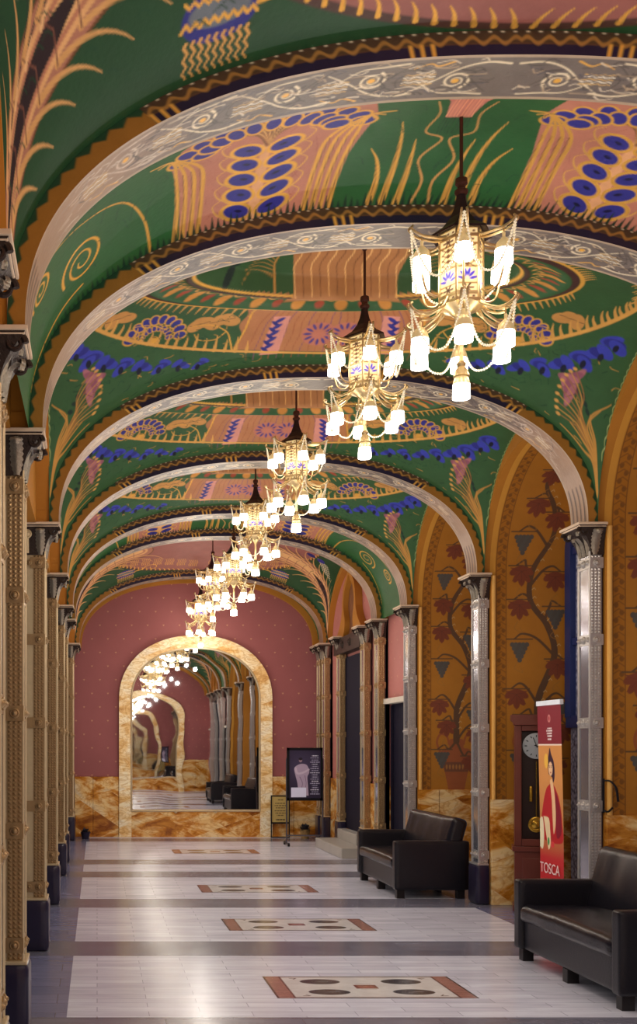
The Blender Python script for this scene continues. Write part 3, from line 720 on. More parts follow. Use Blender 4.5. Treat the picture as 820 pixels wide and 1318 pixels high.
# ------------------------------------------------------------------ floor
def make_floor():
    m=MB(); XA,XB=-.18,3.735; y0,y1=-3.0,YEND+.2
    ys=[y0]
    for c in CY: ys+= [c-.32,c+.32]
    ys+=[y1]
    for i in range(len(ys)-1):
        a,b=ys[i],ys[i+1]
        if b-a<=0: continue
        m.cur=1 if i%2 else 0; m.add([(XA,a,0),(XB,a,0),(XB,b,0),(XA,b,0)],[(0,1,2,3)])
        for xa,xb in ((-.95,XA),(XB,5.3)):
            m.cur=1 if i%2 else 2; m.add([(xa,a,0),(xb,a,0),(xb,b,0),(xa,b,0)],[(0,1,2,3)])
    o=m.build('floor',[M_floor,M_strip,M_border]); tag(o,kind='structure')
make_floor()
def make_inlay():
    xs=np.linspace(-.64,.64,330); ys=np.linspace(-.335,.335,180); cv=Cv(xs,ys,(196,186,178),aa=.006); X,Y=cv.X,cv.Y
    d=np.maximum(np.abs(X)-.64,np.abs(Y)-.335)
    cv.mask(.5-(-d-.014)/.005,(70,54,52)); cv.mask(np.clip(.5-(-(np.abs(X)*-1+.62)*-1)/.005,0,0),BROWN)
    ends=(np.abs(X)>.53)&(np.abs(X)<.625); cv.mask(ends,(150,104,92))
    for k in range(-9,10): cv.mask((np.abs(Y-k*.036)<.003)&(np.abs(X)>.53)&(np.abs(X)<.625),(110,72,64))
    cv.mask(.5-(np.abs(np.abs(X)-.525)-.006)/.005,(96,60,54)); cv.mask((np.abs(np.abs(Y)-.305)<.006)&(np.abs(X)<.53),(120,84,78))
    for sx in (-1,1):
        for sy in (-1,1):
            cv.ell(sx*.275,sy*.16,.135,.082,(62,58,60)); cv.ell(sx*.275+.03,sy*.16+.01,.06,.012,(112,106,106),.3)
            cv.stroke([(sx*.46,sy*.27),(sx*.42,sy*.27),(sx*.44,sy*.24)],.014,.01,(110,90,84))
    cv.mask((np.abs(X)<.075)&(np.abs(Y)<.055),(120,70,60)); cv.mask((np.abs(X)<.05)&(np.abs(Y)<.035),(146,92,78))
    for s in (-1,1): cv.stroke([(-.05,s*.085),(.05,s*.085)],.008,.008,(140,126,118))
    P=np.zeros((330,180,3)); P[...,0]=xs[:,None]; P[...,1]=ys[None]; 
    return grid('mosaic_inlay',P,cv,M_inlay)
inl=make_inlay()
for i,(y,lb) in enumerate(((7.475,'nearest and largest rectangular stone mosaic inlay in the pale floor'),(10.08,'second floor mosaic inlay, level with the gap between the two sofas'),(12.62,'third floor mosaic inlay, level with the far black sofa'),(17.05,'farthest small floor mosaic inlay, in front of the big mirror'),(3.0,'floor mosaic inlay reflected in the mirror only'))):
    o=inl if i==0 else inl.copy()
    if i: COL.objects.link(o)
    o.location=(1.784,y,.0015); tag(o,lb,'mosaic inlay','stone mosaic inlays along the hall floor',kind='structure')

# ------------------------------------------------------------------ side walls
def formeret(name,x0,x1,ya,yb,inner,m=M_ochre):
    """ochre arch band in the wall plane; inner=(y0,y1,zspring,rise)"""
    b=MB(); n=80; yc=(ya+yb)/2; xo,zo,_=sup((yb-ya)/2,HW,2.0,n)
    i0,i1,zs,rs=inner; xi,zi,_=sup((i1-i0)/2,rs,2.0,n); ic=(i0+i1)/2
    Of=[(yc+p,ZS+q) for p,q in zip(xo,zo)]; If=[(ic+p,zs+q) for p,q in zip(xi,zi)]
    for k in range(n-1):
        vs=[(x0,)+Of[k],(x0,)+Of[k+1],(x0,)+If[k+1],(x0,)+If[k],(x1,)+If[k],(x1,)+If[k+1]]
        b.add(vs,[(0,1,2,3),(3,2,5,4)])
    o=b.build(name,m,smooth='auto'); tag(o,kind='structure'); return o
def lunette_wall(name,x0,x1,ya,yb,zb,m):
    b=MB(); y,z,_=sup((yb-ya)/2+.06,HW+.06,2.0,50); yc=(ya+yb)/2
    b.prism([(ya-.06,zb)]+[(yc+p,ZS+q) for p,q in zip(y,z)]+[(yb+.06,zb)],0,x0,x1)
    o=b.build(name,m); tag(o,kind='structure'); return o
tn=[20]
def tname(): tn[0]+=1; return 'trim_%d'%tn[0]

def vine_cv(xs,us,zmap):
    cv=Cv(xs,us,(158,100,30),aa=.006); X,U=cv.X,cv.Y
    cv.mask(.5-(X-.055)/.01,(186,128,48))                # plain margin
    cv.mask((X>.065)&(X<.165),(150,92,24))               # patterned border
    for k in range(80):
        u=.9+k*.06
        cv.ell(.115+.022*(1 if k%2 else -1),u,.018,.022,(112,68,26)); cv.stroke([(.07,u),(.115,u+.03),(.16,u)],.008,.008,(118,72,26))
    for e in (.065,.165): cv.mask(.5-(np.abs(X-e)-.004)/.005,(110,66,26))
    VB=(86,60,40); RED=(112,56,36); GRY=(78,74,66); cx=.48
    # vase
    z0=ZD
    cv.poly(spl([(cx-.10,z0),(cx-.14,z0+.2),(cx-.20,z0+.42),(cx-.16,z0+.50),(cx-.09,z0+.52),(cx-.08,z0+.62),(cx+.08,z0+.62),(cx+.09,z0+.52),(cx+.16,z0+.50),(cx+.20,z0+.42),(cx+.14,z0+.2),(cx+.10,z0)],5),(140,76,42))
    cv.poly([(cx-.145,z0+.22),(cx+.145,z0+.22),(cx+.16,z0+.34),(cx-.16,z0+.34)],(106,64,44))
    for q in range(7): cv.ell(cx-.12+.04*q,z0+.28,.012,.03,(150,100,50))
    for s in (-1,1): cv.stroke([(cx+s*a,z0+b) for a,b in spl([(.19,.44),(.24,.58),(.20,.68),(.12,.66),(.09,.56)])],.03,.024,(140,76,42))
    tr=spl([(cx,z0+.6),(cx,z0+.85),(cx+.02,z0+1.05),(cx+.17,z0+1.45),(cx+.10,z0+1.75),(cx-.07,z0+2.0),(cx-.05,z0+2.3),(cx+.13,z0+2.65),(cx+.08,z0+2.95),(cx-.06,z0+3.2),(cx-.02,z0+3.5),(cx+.12,z0+3.8)],10)
    cv.stroke(tr,.078,.03,VB)
    for i in range(6,len(tr)-1,3):   # thorny rings
        p=tr[i]; cv.stroke([(p[0]+.03,p[1]),(p[0]+.05,p[1]+.02),(p[0]+.065,p[1])],.006,.004,(190,160,110))
    def leaf(x,u,c,s,fl=1):
        for a,b,rx,ry,rt in ((-.055,.0,.06,.032,.5),(.055,.0,.06,.032,-.5),(0,-.065,.034,.07,0),(-.045,-.06,.05,.026,1.0),(.045,-.06,.05,.026,-1.0),(0,.0,.06,.05,0)):
            cv.ell(x+a*s,u+b*s,rx*s,ry*s,c,rt)
        for a,b in ((-.1,.03),(.1,.03),(-.085,-.09),(.085,-.09),(0,-.14)): cv.stroke([(x+a*.4*s,u+b*.4*s),(x+a*s,u+b*s)],.03,.006,c)
        for a,b in ((-.06,.01),(.06,.01),(-.05,-.06),(.05,-.06),(0,-.1)): cv.stroke([(x,u),(x+a*s,u+b*s)],.005,.003,(92,48,34))
    def grape(x,u,s):
        for r in range(5):
            for q in range(4-r+1): cv.ell(x+(q-(4-r)/2)*.032*s,u-r*.034*s,.021*s,.021*s,GRY if (q+r)%2 else (78,70,62))
    items=[(.30,1.50,'g',-1),(.66,1.42,'r',1),(.27,2.12,'r',-1),(.36,1.86,'r',-1),(.70,2.02,'g',1),(.72,1.76,'r',1),(.30,2.62,'g',-1),(.68,2.42,'r',1),(.30,3.02,'r',-1),(.66,2.95,'g',1),(.32,3.36,'r',-1),(.66,3.30,'r',1),(.32,3.7,'g',-1),(.62,3.9,'r',1),(.40,4.05,'r',-1),(.45,4.4,'r',1)]
    for x,u,kd,s in items:
        j=np.argmin(np.abs(tr[:,1]-(u-.10))); p=tr[j]
        cv.stroke(spl([p,((p[0]+x)/2,u+.06),(x+.06*(-s)*-1*0+x*0+ (x-p[0])*.15+p[0]*0,u+.10) if False else (x-s*.03,u+.11),(x+s*.05,u+.06)],6),.030,.016,VB)
        cv.stroke([(x-.13,u+.055),(x+.13,u+.055)],.014,.012,VB)
        if kd=='r': leaf(x,u,RED,1.1,s)
        else: grape(x,u,1.15)
        cv.stroke(spl([(x+s*.02,u-.17),(x-.05,u-.24),(x+.03,u-.28),(x+.0,u-.22)],5),.007,.005,(140,96,44))
    return cv
nx,nu_=240,1100
NY0,NY1=.20,-.11     # niche starts after the near pier, ends at the far pier's face
def make_niche(span):
    """wall that faces the camera, turning over into the barrel vault of the window bay; local y=0 at the far face"""
    a=span/2; zsn,rn=3.33,1.06; yv,zv,_=sup(a,rn,2.0,400)
    prof=[(0,0),(0,zsn)]+[(-(a)+p,zsn+q) for p,q in zip(yv[::-1],zv[::-1])]+[(-span,0)]
    prof=np.array(prof); L=np.concatenate([[0],np.cumsum(np.linalg.norm(np.diff(prof,axis=0),axis=1))])
    us=np.linspace(ZD-.02,6.3,nu_); us=us[us<L[-1]]; us=np.append(us,np.linspace(us[-1]+.02,L[-1],30))
    py=np.interp(us,L,prof[:,0]); pz=np.interp(us,L,prof[:,1]); xs=np.linspace(0,.87,nx)
    P=np.zeros((nx,len(us),3)); P[...,0]=xs[:,None]; P[...,1]=py[None]; P[...,2]=pz[None]
    return P,vine_cv(xs,us,None)
XN=3.957
proto=None
for k in (2,3,4):
    ya,yb=CY[k]+NY0,CY[k+1]+NY1
    if proto is None:
        P,cv=make_niche(yb-ya); proto=grid('wall_right',P,cv,M_niche); o=proto
    else: o=proto.copy(); COL.objects.link(o)
    o.location=(XN,yb,0); tag(o,kind='structure')
    formeret(tname(),XR-.005,XN,CY[k]+HD*.3,CY[k+1]-HD*.3,(ya,yb,3.33,1.06))
    # window wall at the back of the bay with a blue window
    b=MB(); xw=XN+.87; b.box(xw,xw+.15,ya-.1,yb+.1,0,4.6); tag(b.build('wall_window_side',M_ochre),kind='structure')
    w=MB(); y0,y1=ya+.12,yb-.03
    for f in ((y0,y0+.09),(y1-.42,y1-.31),((y0+y1)/2-.14,(y0+y1)/2-.06)): w.box(xw-.13,xw-.02,f[0],f[1],.02,1.80)
    for f in ((y0+.2,y0+.29),(y1-.13,y1),((y0+y1)/2-.04,(y0+y1)/2+.04)): w.box(xw-.13,xw-.02,f[0],f[1],1.88,3.72)
    w.box(xw-.12,xw-.02,y0,y1,1.78,1.90)
    for z in (.02,.9): w.box(xw-.11,xw-.03,y0,y1-.31,z,z+.08)
    for z in (2.6,3.5): w.box(xw-.11,xw-.03,y0+.2,y1,z,z+.07)
    t=empty('window_%d'%(k-1),(0,0,0)); tag(t,kind='structure')
    w.build('window_frame',M_blue,t,bevel=.006)
    g=MB(); g.box(xw-.07,xw-.06,y0+.02,y1-.01,.05,1.8); g.box(xw-.07,xw-.06,y0+.22,y1-.02,1.8,3.6); g.build('window_pane',M_glass,t)
for k in (2,3,4,5):
    # pier between bays, its dado and the pale edge strip
    b=MB(); b.box(XN,XN+1.0,CY[k]+NY1+.004,CY[k]+NY0-.004,0,4.7); b.box(XN,XN+.05,CY[k]-.14,CY[k]+NY1+.01,ZD,ZS-.02)
    tag(b.build('wall_right',M_ochre),kind='structure')
    if k>2 or True:
        y=CY[k]+NY1 if k<5.5 else CY[k]
        dado('baseboard_right',[(XN+.004,XN+.255,CY[k]-.15,CY[k]+NY1+.02,0,ZD),(XN+.26,XN+.9,CY[k]-.14,CY[k]+NY1+.02,0,ZD)])
    e=MB(); e.tube([(XN+.028,CY[k]-.14,ZD),(XN+.028,CY[k]-.14,ZS-.02)],.022,10); tag(e.build(tname(),mat('edge_ochre',(206,150,76),.5),smooth='auto'),kind='structure')
# plain and portal bays on the right
for (ya,yb,typ) in ((CY[0],CY[1],'p'),(CY[1],CY[2],'d'),(CY[5],CY[6],'d'),(CY[6],CY[7],'p'),(CY[7],YEND,'d'),(YBACK,CY[0],'d')):
    xw=XN+.02; lunette_wall('wall_right',xw,xw+.12,ya,yb,2.2 if typ=='d' else ZD-.01,M_pink)
    formeret(tname(),XR-.005,xw,ya+HD*.3,yb-HD*.3,(ya+.13,yb-.13,3.33,HW-.12))
    for yy in (ya,yb):
        if abs(yy-CY[2])<.1 or abs(yy-CY[5])<.1: continue
        b=MB(); b.box(XN,xw+.02,yy-.13,yy+.13,0,ZS-.01); tag(b.build('wall_right',M_ochre if abs(yy-CY[2])<.1 or abs(yy-CY[5])<.1 else M_pink),kind='structure')
    if typ=='d':
        d=empty('door_%d'%int(ya+5),(0,0,0)); tag(d,kind='structure')
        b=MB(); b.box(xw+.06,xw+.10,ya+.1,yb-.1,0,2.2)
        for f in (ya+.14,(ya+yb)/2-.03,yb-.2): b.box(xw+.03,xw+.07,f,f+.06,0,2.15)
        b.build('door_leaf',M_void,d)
        b=MB(); b.box(xw-.06,xw+.1,ya+.08,yb-.08,2.17,2.24); b.build('door_header',mat('pale_header',(196,180,160),.5),d)
    else:
        dado('baseboard_right',[(xw-.04,xw+.13,ya+.15,ya+.8,0,ZD),(xw-.04,xw+.13,yb-.8,yb-.15,0,ZD)])
        d=empty('door_%d'%int(ya+5),(0,0,0)); tag(d,kind='structure'); yc=(ya+yb)/2
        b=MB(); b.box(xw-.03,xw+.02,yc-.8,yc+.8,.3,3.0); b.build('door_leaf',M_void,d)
        # keyhole arch over the portal
        kh=spl([(-.40,3.30),(-.30,3.42),(-.27,3.56),(-.34,3.70),(-.36,3.84),(-.28,4.02),(-.12,4.14),(0,4.24),(.12,4.14),(.28,4.02),(.36,3.84),(.34,3.70),(.27,3.56),(.30,3.42),(.40,3.30)],6)
        oh=spl([(-.92,3.30),(-.74,3.42),(-.56,3.56),(-.47,3.70),(-.45,3.86),(-.36,4.08),(-.17,4.22),(0,4.33),(.17,4.22),(.36,4.08),(.45,3.86),(.47,3.70),(.56,3.56),(.74,3.42),(.92,3.30)],6)
        a=MB()
        for i in range(len(kh)-1):
            q=[(yc+oh[i][0],oh[i][1]),(yc+oh[i+1][0],oh[i+1][1]),(yc+kh[i+1][0],kh[i+1][1]),(yc+kh[i][0],kh[i][1])]
            x0,x1=XR-.02,xw
            a.add([(x0,)+p for p in q]+[(x1,)+p for p in q],[(0,1,2,3),(2,3,7,6),(0,1,5,4)])
        tag(a.build(tname(),M_ochre,smooth='auto'),kind='structure')
        a=MB(); a.prism([(yc+p[0],p[1]) for p in kh],0,xw-.03,xw-.005); tag(a.build(tname(),mat('keyhole_pane',(112,70,44),.5,noise=.5,scale=14)),kind='structure')
        a=MB(); a.box(XR-.06,xw,yc-.9,yc+.9,3.05,3.30); a.disc((XR-.06,yc+.25,3.18),0,.06,-.03); a.disc((XR-.06,yc-.25,3.18),0,.06,-.03); tag(a.build(tname(),M_capd),kind='structure')
# left side: ochre lunettes above, dark panelling below
for (ya,yb) in zip([YBACK]+CY,CY+[YEND]):
    lunette_wall('wall_left',XL-.18,XL-.10,ya,yb,ZS,M_ochre)
    formeret(tname(),XL+.005,XL-.10,ya+HD*.3,yb-HD*.3,(ya+.14,yb-.14,3.33,HW-.12))
b=MB(); b.box(XL-.5,XL-.32,YBACK,YEND,0,3.3); tag(b.build('wall_left',M_void),kind='structure')
for y in CY:
    b=MB(); b.box(XL-.3,XL-.02,y-.15,y+.15,ZS,ZS+.1); tag(b.build('wall_left',M_ochre),kind='structure')

# ------------------------------------------------------------------ columns (local: hall face at +x, origin on the floor)
def make_column(name,hall,strip,pale,mx,back=-.24):
    """mx=-1 mirrors the column for the right-hand row"""
    t=empty(name); xf=lambda p:(p[0]*mx,p[1],p[2])
    bw=.036-(back-.003); V,fs=rbox(bw,.29,.40,.03,6); V[:,0]+=.036-bw/2; V[:,2]+=.20
    b=MB(); b.add(V,fs); b.build('base',M_navy,t,smooth='auto',xf=xf)
    b=MB(); b.box(back+.01,.026,-.138,.138,.395,.415); b.build('base_rim',pale,t,bevel=.006,xf=xf)
    b=MB(); b.box(back,-.012,-.098,.098,.41,3.10); b.build('core',M_navy,t,xf=xf)
    # studded bands front and back: rows of little pyramids
    b=MB()
    for sg in (-1,1):
        y=sg*.108
        b.box(-.085,0,min(y,y-sg*.012),max(y,y-sg*.012),.41,3.12)
        z=.43
        while z<3.1:
            for c in range(3):
                x=-.070+.0275*c; h=.010
                b.add([(x-h,y,z-h),(x+h,y,z-h),(x+h,y,z+h),(x-h,y,z+h),(x,y+sg*.009,z)],[(0,1,4),(1,2,4),(2,3,4),(3,0,4)])
            z+=.0245
    b.build('studded_band',strip,t,xf=xf)
    b=MB()
    for sg in (-1,1):
        y=sg*.104; prof=[(-.085,.41)]
        if back>-.15: break
        b.box(-.15,-.086,min(y,y-sg*.01),max(y,y-sg*.01),.41,3.12)
        z=.44
        while z<3.1: b.octa((-.152,y,z),.013); z+=.034
    if b.v: b.build('pale_band',pale,t,xf=xf)
    # polished hall face with raised rims
    b=MB(); b.box(-.012,.0,-.100,.100,.41,3.12); b.build('polished_panel',hall,t,xf=xf)
    b=MB()
    for y in (-.10,.10): b.tube([(.002,y,.41),(.002,y,3.12)],.010,6)
    b.build('panel_rim',pale,t,smooth='auto',xf=xf)
    for z in (.50,1.13,1.78,2.43,3.03):
        b=MB()
        b.box(max(back,-.155 if z<3 else -.11),.006,-.115,.115,z-.042,z+.042)
        for sg in (-1,1):
            b.disc((-.043,sg*.115,z),1,.028,sg*.02)
            if back<-.15 and (z>3 or z<.6): b.disc((-.118,sg*.115,z),1,.022,sg*.015)
        for y in (-.08,0,.08): b.disc((.006,y,z),0,.022 if y else .030,.018)
        if back<-.15: b.disc((-.17,-.10,z),1,.03,-.02)
        b.build('strap',strip,t,smooth='auto',xf=xf)
    # capital
    c=empty('capital',(0,0,0)); c.parent=t
    b=MB(); n=10
    lv=[(.0,.0),(.05,.006),(.10,.02),(.15,.045),(.20,.085),(.235,.105)]
    rings=[]
    for (h,o) in lv:
        x0,x1,y0,y1=back,.0+o*1.15,-.118-o*.55,.118+o*.55; rings.append([(x0,y0,3.09+h),(x1,y0,3.09+h),(x1,y1,3.09+h),(x0,y1,3.09+h)])
    vs=[p for r in rings for p in r]; fs=[(4*k+i,4*k+(i+1)%4,4*k+4+(i+1)%4,4*k+4+i) for k in range(len(lv)-1) for i in range(4)]+[(3,2,1,0),tuple(4*(len(lv)-1)+i for i in range(4))]
    b.add(vs,fs); b.build('bell',M_capd,c,xf=xf,smooth='auto')
    def leafmesh(base,out,side,h,w):
        """an acanthus leaf: ribbed strip that rises, leans out and curls over"""
        P=spl([(0,0),(.012,h*.35),(.03,h*.7),(.065,h*.95),(.085,h*.9),(.082,h*.76)],5); m=MB(); vs=[]
        for k,(o,z) in enumerate(P):
            ww=w*(.75+.25*sin(pi*min(1,k/len(P)*1.2)))*(1 if k<len(P)-3 else .6)*(1+.12*(-1)**k)
            for q in (-1,-.5,0,.5,1):
                d=o-.012*abs(q)+(.006 if q==0 else 0)
                vs.append((base[0]+out[0]*d+side[0]*q*ww,base[1]+out[1]*d+side[1]*q*ww,base[2]+z))
        fs=[(5*k+i,5*k+i+1,5*k+6+i,5*k+5+i) for k in range(len(P)-1) for i in range(4)]
        m.add(vs,fs); return m
    for y in (-.075,0,.075): leafmesh((.012,y,3.09),(1,0),(0,1),.20 if y else .15,.030).build('acanthus_leaf',M_leaf,c,smooth=True,xf=xf)
    for sg in (-1,1):
        for x in ((-.03,-.20) if back<-.15 else (-.03,)): leafmesh((x,sg*.125,3.09),(0,sg),(1,0),.20,.036).build('acanthus_leaf',M_leaf,c,smooth=True,xf=xf)
        b=MB()
        if back>-.15: b.disc((-.07,sg*.15,3.26),1,.022,sg*.012)
        else: b.disc((-.13,sg*.155,3.245),1,.036,sg*.02); b.tube([(-.13 if back<-.15 else -.07,sg*.135,3.10),(-.13 if back<-.15 else -.07,sg*.15,3.22)],.012,8); b.build('rosette',pale,c,smooth='auto',xf=xf)
        b=MB(); pts=[]
        for tt in np.linspace(0,3.2*pi,40): r=.042*(1-tt/(4*pi)); pts.append((.075+r*cos(tt),sg*.15,3.27+r*sin(tt)))
        b.tube(pts,np.linspace(.014,.008,40),7); b.build('volute',M_capd,c,smooth='auto',xf=xf)
    b=MB(); b.box(back-.005,.125,-.185,.185,3.315,3.335); b.box(back,.112,-.17,.17,3.30,3.316); b.build('abacus',M_abacus,c,bevel=.004,xf=xf)
    return t
XCL,XCR=-.412,3.852
colL=make_column('brass_column',M_pewter,M_brass,M_pale,1)
colR=make_column('brass_column',M_pewter,M_brass_lit,M_brass_lit,-1,-.098)
colB=make_column('brass_column',M_pewter,M_brass,M_pale,-1,-.098)
LL=['brass clad column at the hidden left rear, seen only by reflection',None,None,None,None,None,None,None]
lab_l={1:'left row: studded brass column at the picture edge, mostly cut off by it',2:'left row: studded brass column nearest the camera, navy plinth cut by the bottom edge',3:'left row: studded brass column with its whole navy plinth in view',4:'left row: third studded brass column behind the tall second one',5:'left row: fourth studded brass column, small plinth beside the grey floor border',6:'left row: fifth studded brass column, just before the farthest one',7:'left row: farthest studded brass column, beside the red end wall'}
lab_r={3:'right row: nearest tall column, behind the near sofa, right of the red banner',4:'right row: column beside the far sofa, in front of the marble clad pier',5:'right row: column just behind the backrest of the far sofa',6:'right row: column at the far edge of the dark doorway',7:'right row: column directly behind the black poster stand'}
GC='brass clad columns lining the hall'
for i,y in enumerate(CY):
    o=colL if i==0 else copy_tree(colL); o.location=(XCL,y,0); tag(o,lab_l.get(i,'left row: brass column behind the viewpoint, seen only in the mirror'),'column',GC,'thing')
    o=colR if i==0 else copy_tree(colB if i>=6 else colR); o.location=(XCR,y,0); tag(o,lab_r.get(i,{0:'right row: column behind the viewpoint, in mirror reflection only',1:'right row: column beside the viewpoint, outside the frame',2:'right row: column just outside the frame, past the near sofa'}.get(i)),'column',GC,'thing')
for src,x,y,lb in ((colL,XCL,3.96,'portal column at the upper left edge, only its capital in view'),(colL,XCL,2.36,'left portal column beside the viewpoint, outside the frame'),(colB,XCR,16.34,'near column of the stepped dark portal on the right'),(colB,XCR,17.98,'far column of the stepped dark portal on the right'),(colR,XCR,2.36,'right portal column behind the viewpoint, reflected only'),(colR,XCR,3.96,'right portal column near the viewpoint, outside the frame'),(None,XCR,19.60,'right corner column set against the red end wall')):
    o=copy_tree(src) if src else colB; o.location=(x,y,0); tag(o,lb,'column',GC,'thing')
o=copy_tree(colL); o.location=(XCL,19.60,0); tag(o,'left corner column set against the red end wall','column',GC,'thing')
# portal steps
for ys,lb in ((17.16,1),):
    m=MB(); m.box(3.46,3.79,15.95,17.85,0,.15); o=m.build('stone_step',M_stone,bevel=.012); tag(o,'wide lower stone step of the portal, beside the far sofa','step')
    m=MB(); m.box(3.795,3.94,16.52,17.80,0,.30); o=m.build('stone_step',M_stone,bevel=.012); tag(o,'narrow upper stone step at the dark portal','step')
for o in list(COL.objects):
    if o.get('category')=='column' and 16<o.location.y<18.2 and o.location.x>3: o.location.z=.0
    
# ------------------------------------------------------------------ chandeliers (local origin: top rim of the lantern)
def make_chandelier():
    t=empty('hanging_lantern')
    b=MB(); b.tube([(0,0,.20),(0,0,.98)],.009,8)
    for z in (.55,.62): b.lathe([(.009,-.02),(.017,-.012),(.017,.012),(.009,.02)],10,z0=z)
    b.build('rod',M_rod,t,smooth='auto')
    b=MB(); b.lathe([(.010,.235),(.028,.225),(.030,.20),(.020,.19),(.020,.175),(.032,.168),(.032,.155),(.024,.145)],14); b.build('knob',M_rod,t,smooth='auto')
    b=MB(); b.lathe([(.022,.16),(.026,.12),(.036,.08),(.055,.035),(.090,-.01),(.150,-.05),(.152,-.06),(.10,-.04)],6,cap=False); b.build('roof',M_bronze,t)
    b=MB()
    for z,r in ((-.045,.112),(-.085,.108),(-.36,.108),(-.395,.116)):
        b.lathe([(r-.012,-.008),(r,-.008),(r,.008),(r-.012,.008)],6,z0=z,cap=False)
    for i in range(6):
        a=pi/3*i; b.tube([(.106*cos(a),.106*sin(a),-.045),(.106*cos(a),.106*sin(a),-.40)],.006,6)
    b.lathe([(.11,-.40),(.06,-.425),(.03,-.45),(.012,-.50),(.010,-.69)],12,cap=False)
    b.build('lantern_frame',M_gold,t,smooth='auto')
    # fretwork panels, one mesh with six painted faces
    nx_,nz=26,70; xs=np.linspace(-.05,.05,nx_); zs_=np.linspace(-.39,-.048,nz); cv=Cv(xs,zs_,(236,206,150),aa=.004); X,Z=cv.X,cv.Y
    for z in (-.085,-.125,-.235,-.315,-.36): cv.mask(.5-(np.abs(Z-z)-.004)/.003,(160,116,56),.8)
    for z in (-.105,-.337):
        for a in (0,pi/3,2*pi/3): cv.stroke([(-.028*cos(a),z-.022*sin(a)),(.028*cos(a),z+.022*sin(a))],.008,.008,(70,36,24))
    for z in (-.066,-.378):
        for x in (-.03,0,.03): cv.ell(x,z,.007,.005,(90,56,30))
    for i in range(6): a=pi*(i+.5)/6; cv.ell(.03*cos(a),-.30+.04*sin(a),.020,.007,(60,50,170) if True else GOLD,a)
    for i in range(4):
        z=-.145-.026*i
        for sx in (-1,1): cv.stroke([(sx*.038,z+.015),(sx*.012,z),(sx*.038,z-.015)],.005,.005,(96,62,36),.6)
        cv.ell(0,z,.012,.010,(96,62,36))
    allP=np.zeros((6*nx_,nz,3)); 
    for i in range(6):
        a=pi/3*i+pi/6; d=.106*cos(pi/6)-.002
        for q,xx in enumerate(xs):
            allP[i*nx_+q,:,0]=d*cos(a)-xx*1.02*sin(a); allP[i*nx_+q,:,1]=d*sin(a)+xx*1.02*cos(a); allP[i*nx_+q,:,2]=zs_
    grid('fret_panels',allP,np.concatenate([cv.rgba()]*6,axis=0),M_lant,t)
    # one lamp (cap + lit shade), one bracket of each tier, then copies
    def lamp(loc):
        b=MB(); b.lathe([(.004,.055),(.008,.05),(.007,.03),(.020,.018),(.034,.002),(.040,-.02),(.041,-.03)],14,cap=False); o=b.build('lamp_cap',M_shadecap,t,loc,smooth='auto')
        b=MB(); b.lathe([(.036,-.024),(.0405,-.03),(.042,-.065),(.0425,-.094),(.040,-.099),(.030,-.094),(.010,-.09),(.0015,-.088)],20,cap=False,scal=lambda k,i:1+.035*(-1)**i if k in (2,3,4) else 1); b.build('lamp_shade',M_lamp,o,smooth=True)
        return o
    lp=[lamp((0,0,0))]
    def put_lamp(p):
        if lp:
            o=lp.pop(); first.append(o)
        else: o=copy_tree(first[0],t)
        o.location=p
    first=[]
    for tier,(r0,zA,zl,rl) in enumerate(((.10,-.012,-.155,.215),(.10,-.39,-.545,.225))):
        b=MB()
        if tier==0: pr=[(.095,-.075),(.13,-.085),(.18,-.085),(.22,-.082),(.255,-.07),(.278,-.052),(.270,-.038)]
        else: pr=[(.085,-.365),(.11,-.41),(.15,-.435),(.20,-.455),(.24,-.452),(.272,-.435),(.285,-.415),(.272,-.405)]
        S=spl(pr,5)
        for dy in (-.022,.022): b.tube([(r,dy*(1-.5*k/len(S)),z) for k,(r,z) in enumerate(S)],np.linspace(.008,.0055,len(S)),7)
        if tier==1:
            S2=spl([(.09,-.38),(.13,-.445),(.18,-.475),(.22,-.48)],5); b.tube([(r,0,z) for r,z in S2],.006,7)
        b.tube([(rl,0,pr[3][1]),(rl,0,zl+.05)],.004,6)
        br=b.build('upper_bracket' if tier==0 else 'lower_bracket',M_gold,t,smooth='auto')
        for i in range(6):
            a=pi/3*i+(.26 if tier==0 else .26)
            o=br if i==0 else br.copy()
            if i: COL.objects.link(o)
            o.rotation_euler=(0,0,a); put_lamp((rl*cos(a),rl*sin(a),zl))
        # bead swags
        c=MB(); rt,zt=.274,pr[-2][1]; sag=.25 if tier==0 else .24; p0=np.array([rt,0,zt]); p1=np.array([rt*cos(pi/3),rt*sin(pi/3),zt])
        cur=[]
        for q in np.linspace(0,1,200):
            p=p0+(p1-p0)*q; p[2]-=sag*(1-abs(2*q-1)**2.6); p[:2]*=1-.12*sin(pi*q); cur.append(p)
        cur=np.array(cur); L=np.concatenate([[0],np.cumsum(np.linalg.norm(np.diff(cur,axis=0),axis=1))]); nb=int(L[-1]/.0135); qs=np.linspace(0,L[-1],nb*4+1)
        c.tube(np.stack([np.interp(qs,L,cur[:,a]) for a in range(3)],-1),.0022+.0046*np.abs(np.sin(np.arange(nb*4+1)*pi/4)),6)
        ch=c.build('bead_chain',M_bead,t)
        for i in range(6):
            o=ch if i==0 else ch.copy()
            if i: COL.objects.link(o)
            o.rotation_euler=(0,0,pi/3*i+.26)
    # short curved feeders from the lantern foot to the upper lamps
    b=MB(); S=spl([(.105,-.34),(.14,-.36),(.19,-.335),(.215,-.255)],6); b.tube([(r,0,z) for r,z in S],.0055,6)
    fa=b.build('feeder_arm',M_gold,t,smooth='auto')
    for i in range(6):
        o=fa if i==0 else fa.copy()
        if i: COL.objects.link(o)
        o.rotation_euler=(0,0,pi/3*i+.26)
    put_lamp((0,0,-.745))
    b=MB(); b.lathe([(.010,-.60),(.012,-.66),(.024,-.675),(.018,-.69),(.030,-.705),(.040,-.735),(.02,-.74)],14,cap=False); b.build('finial',M_gold,t,smooth='auto')
    return t
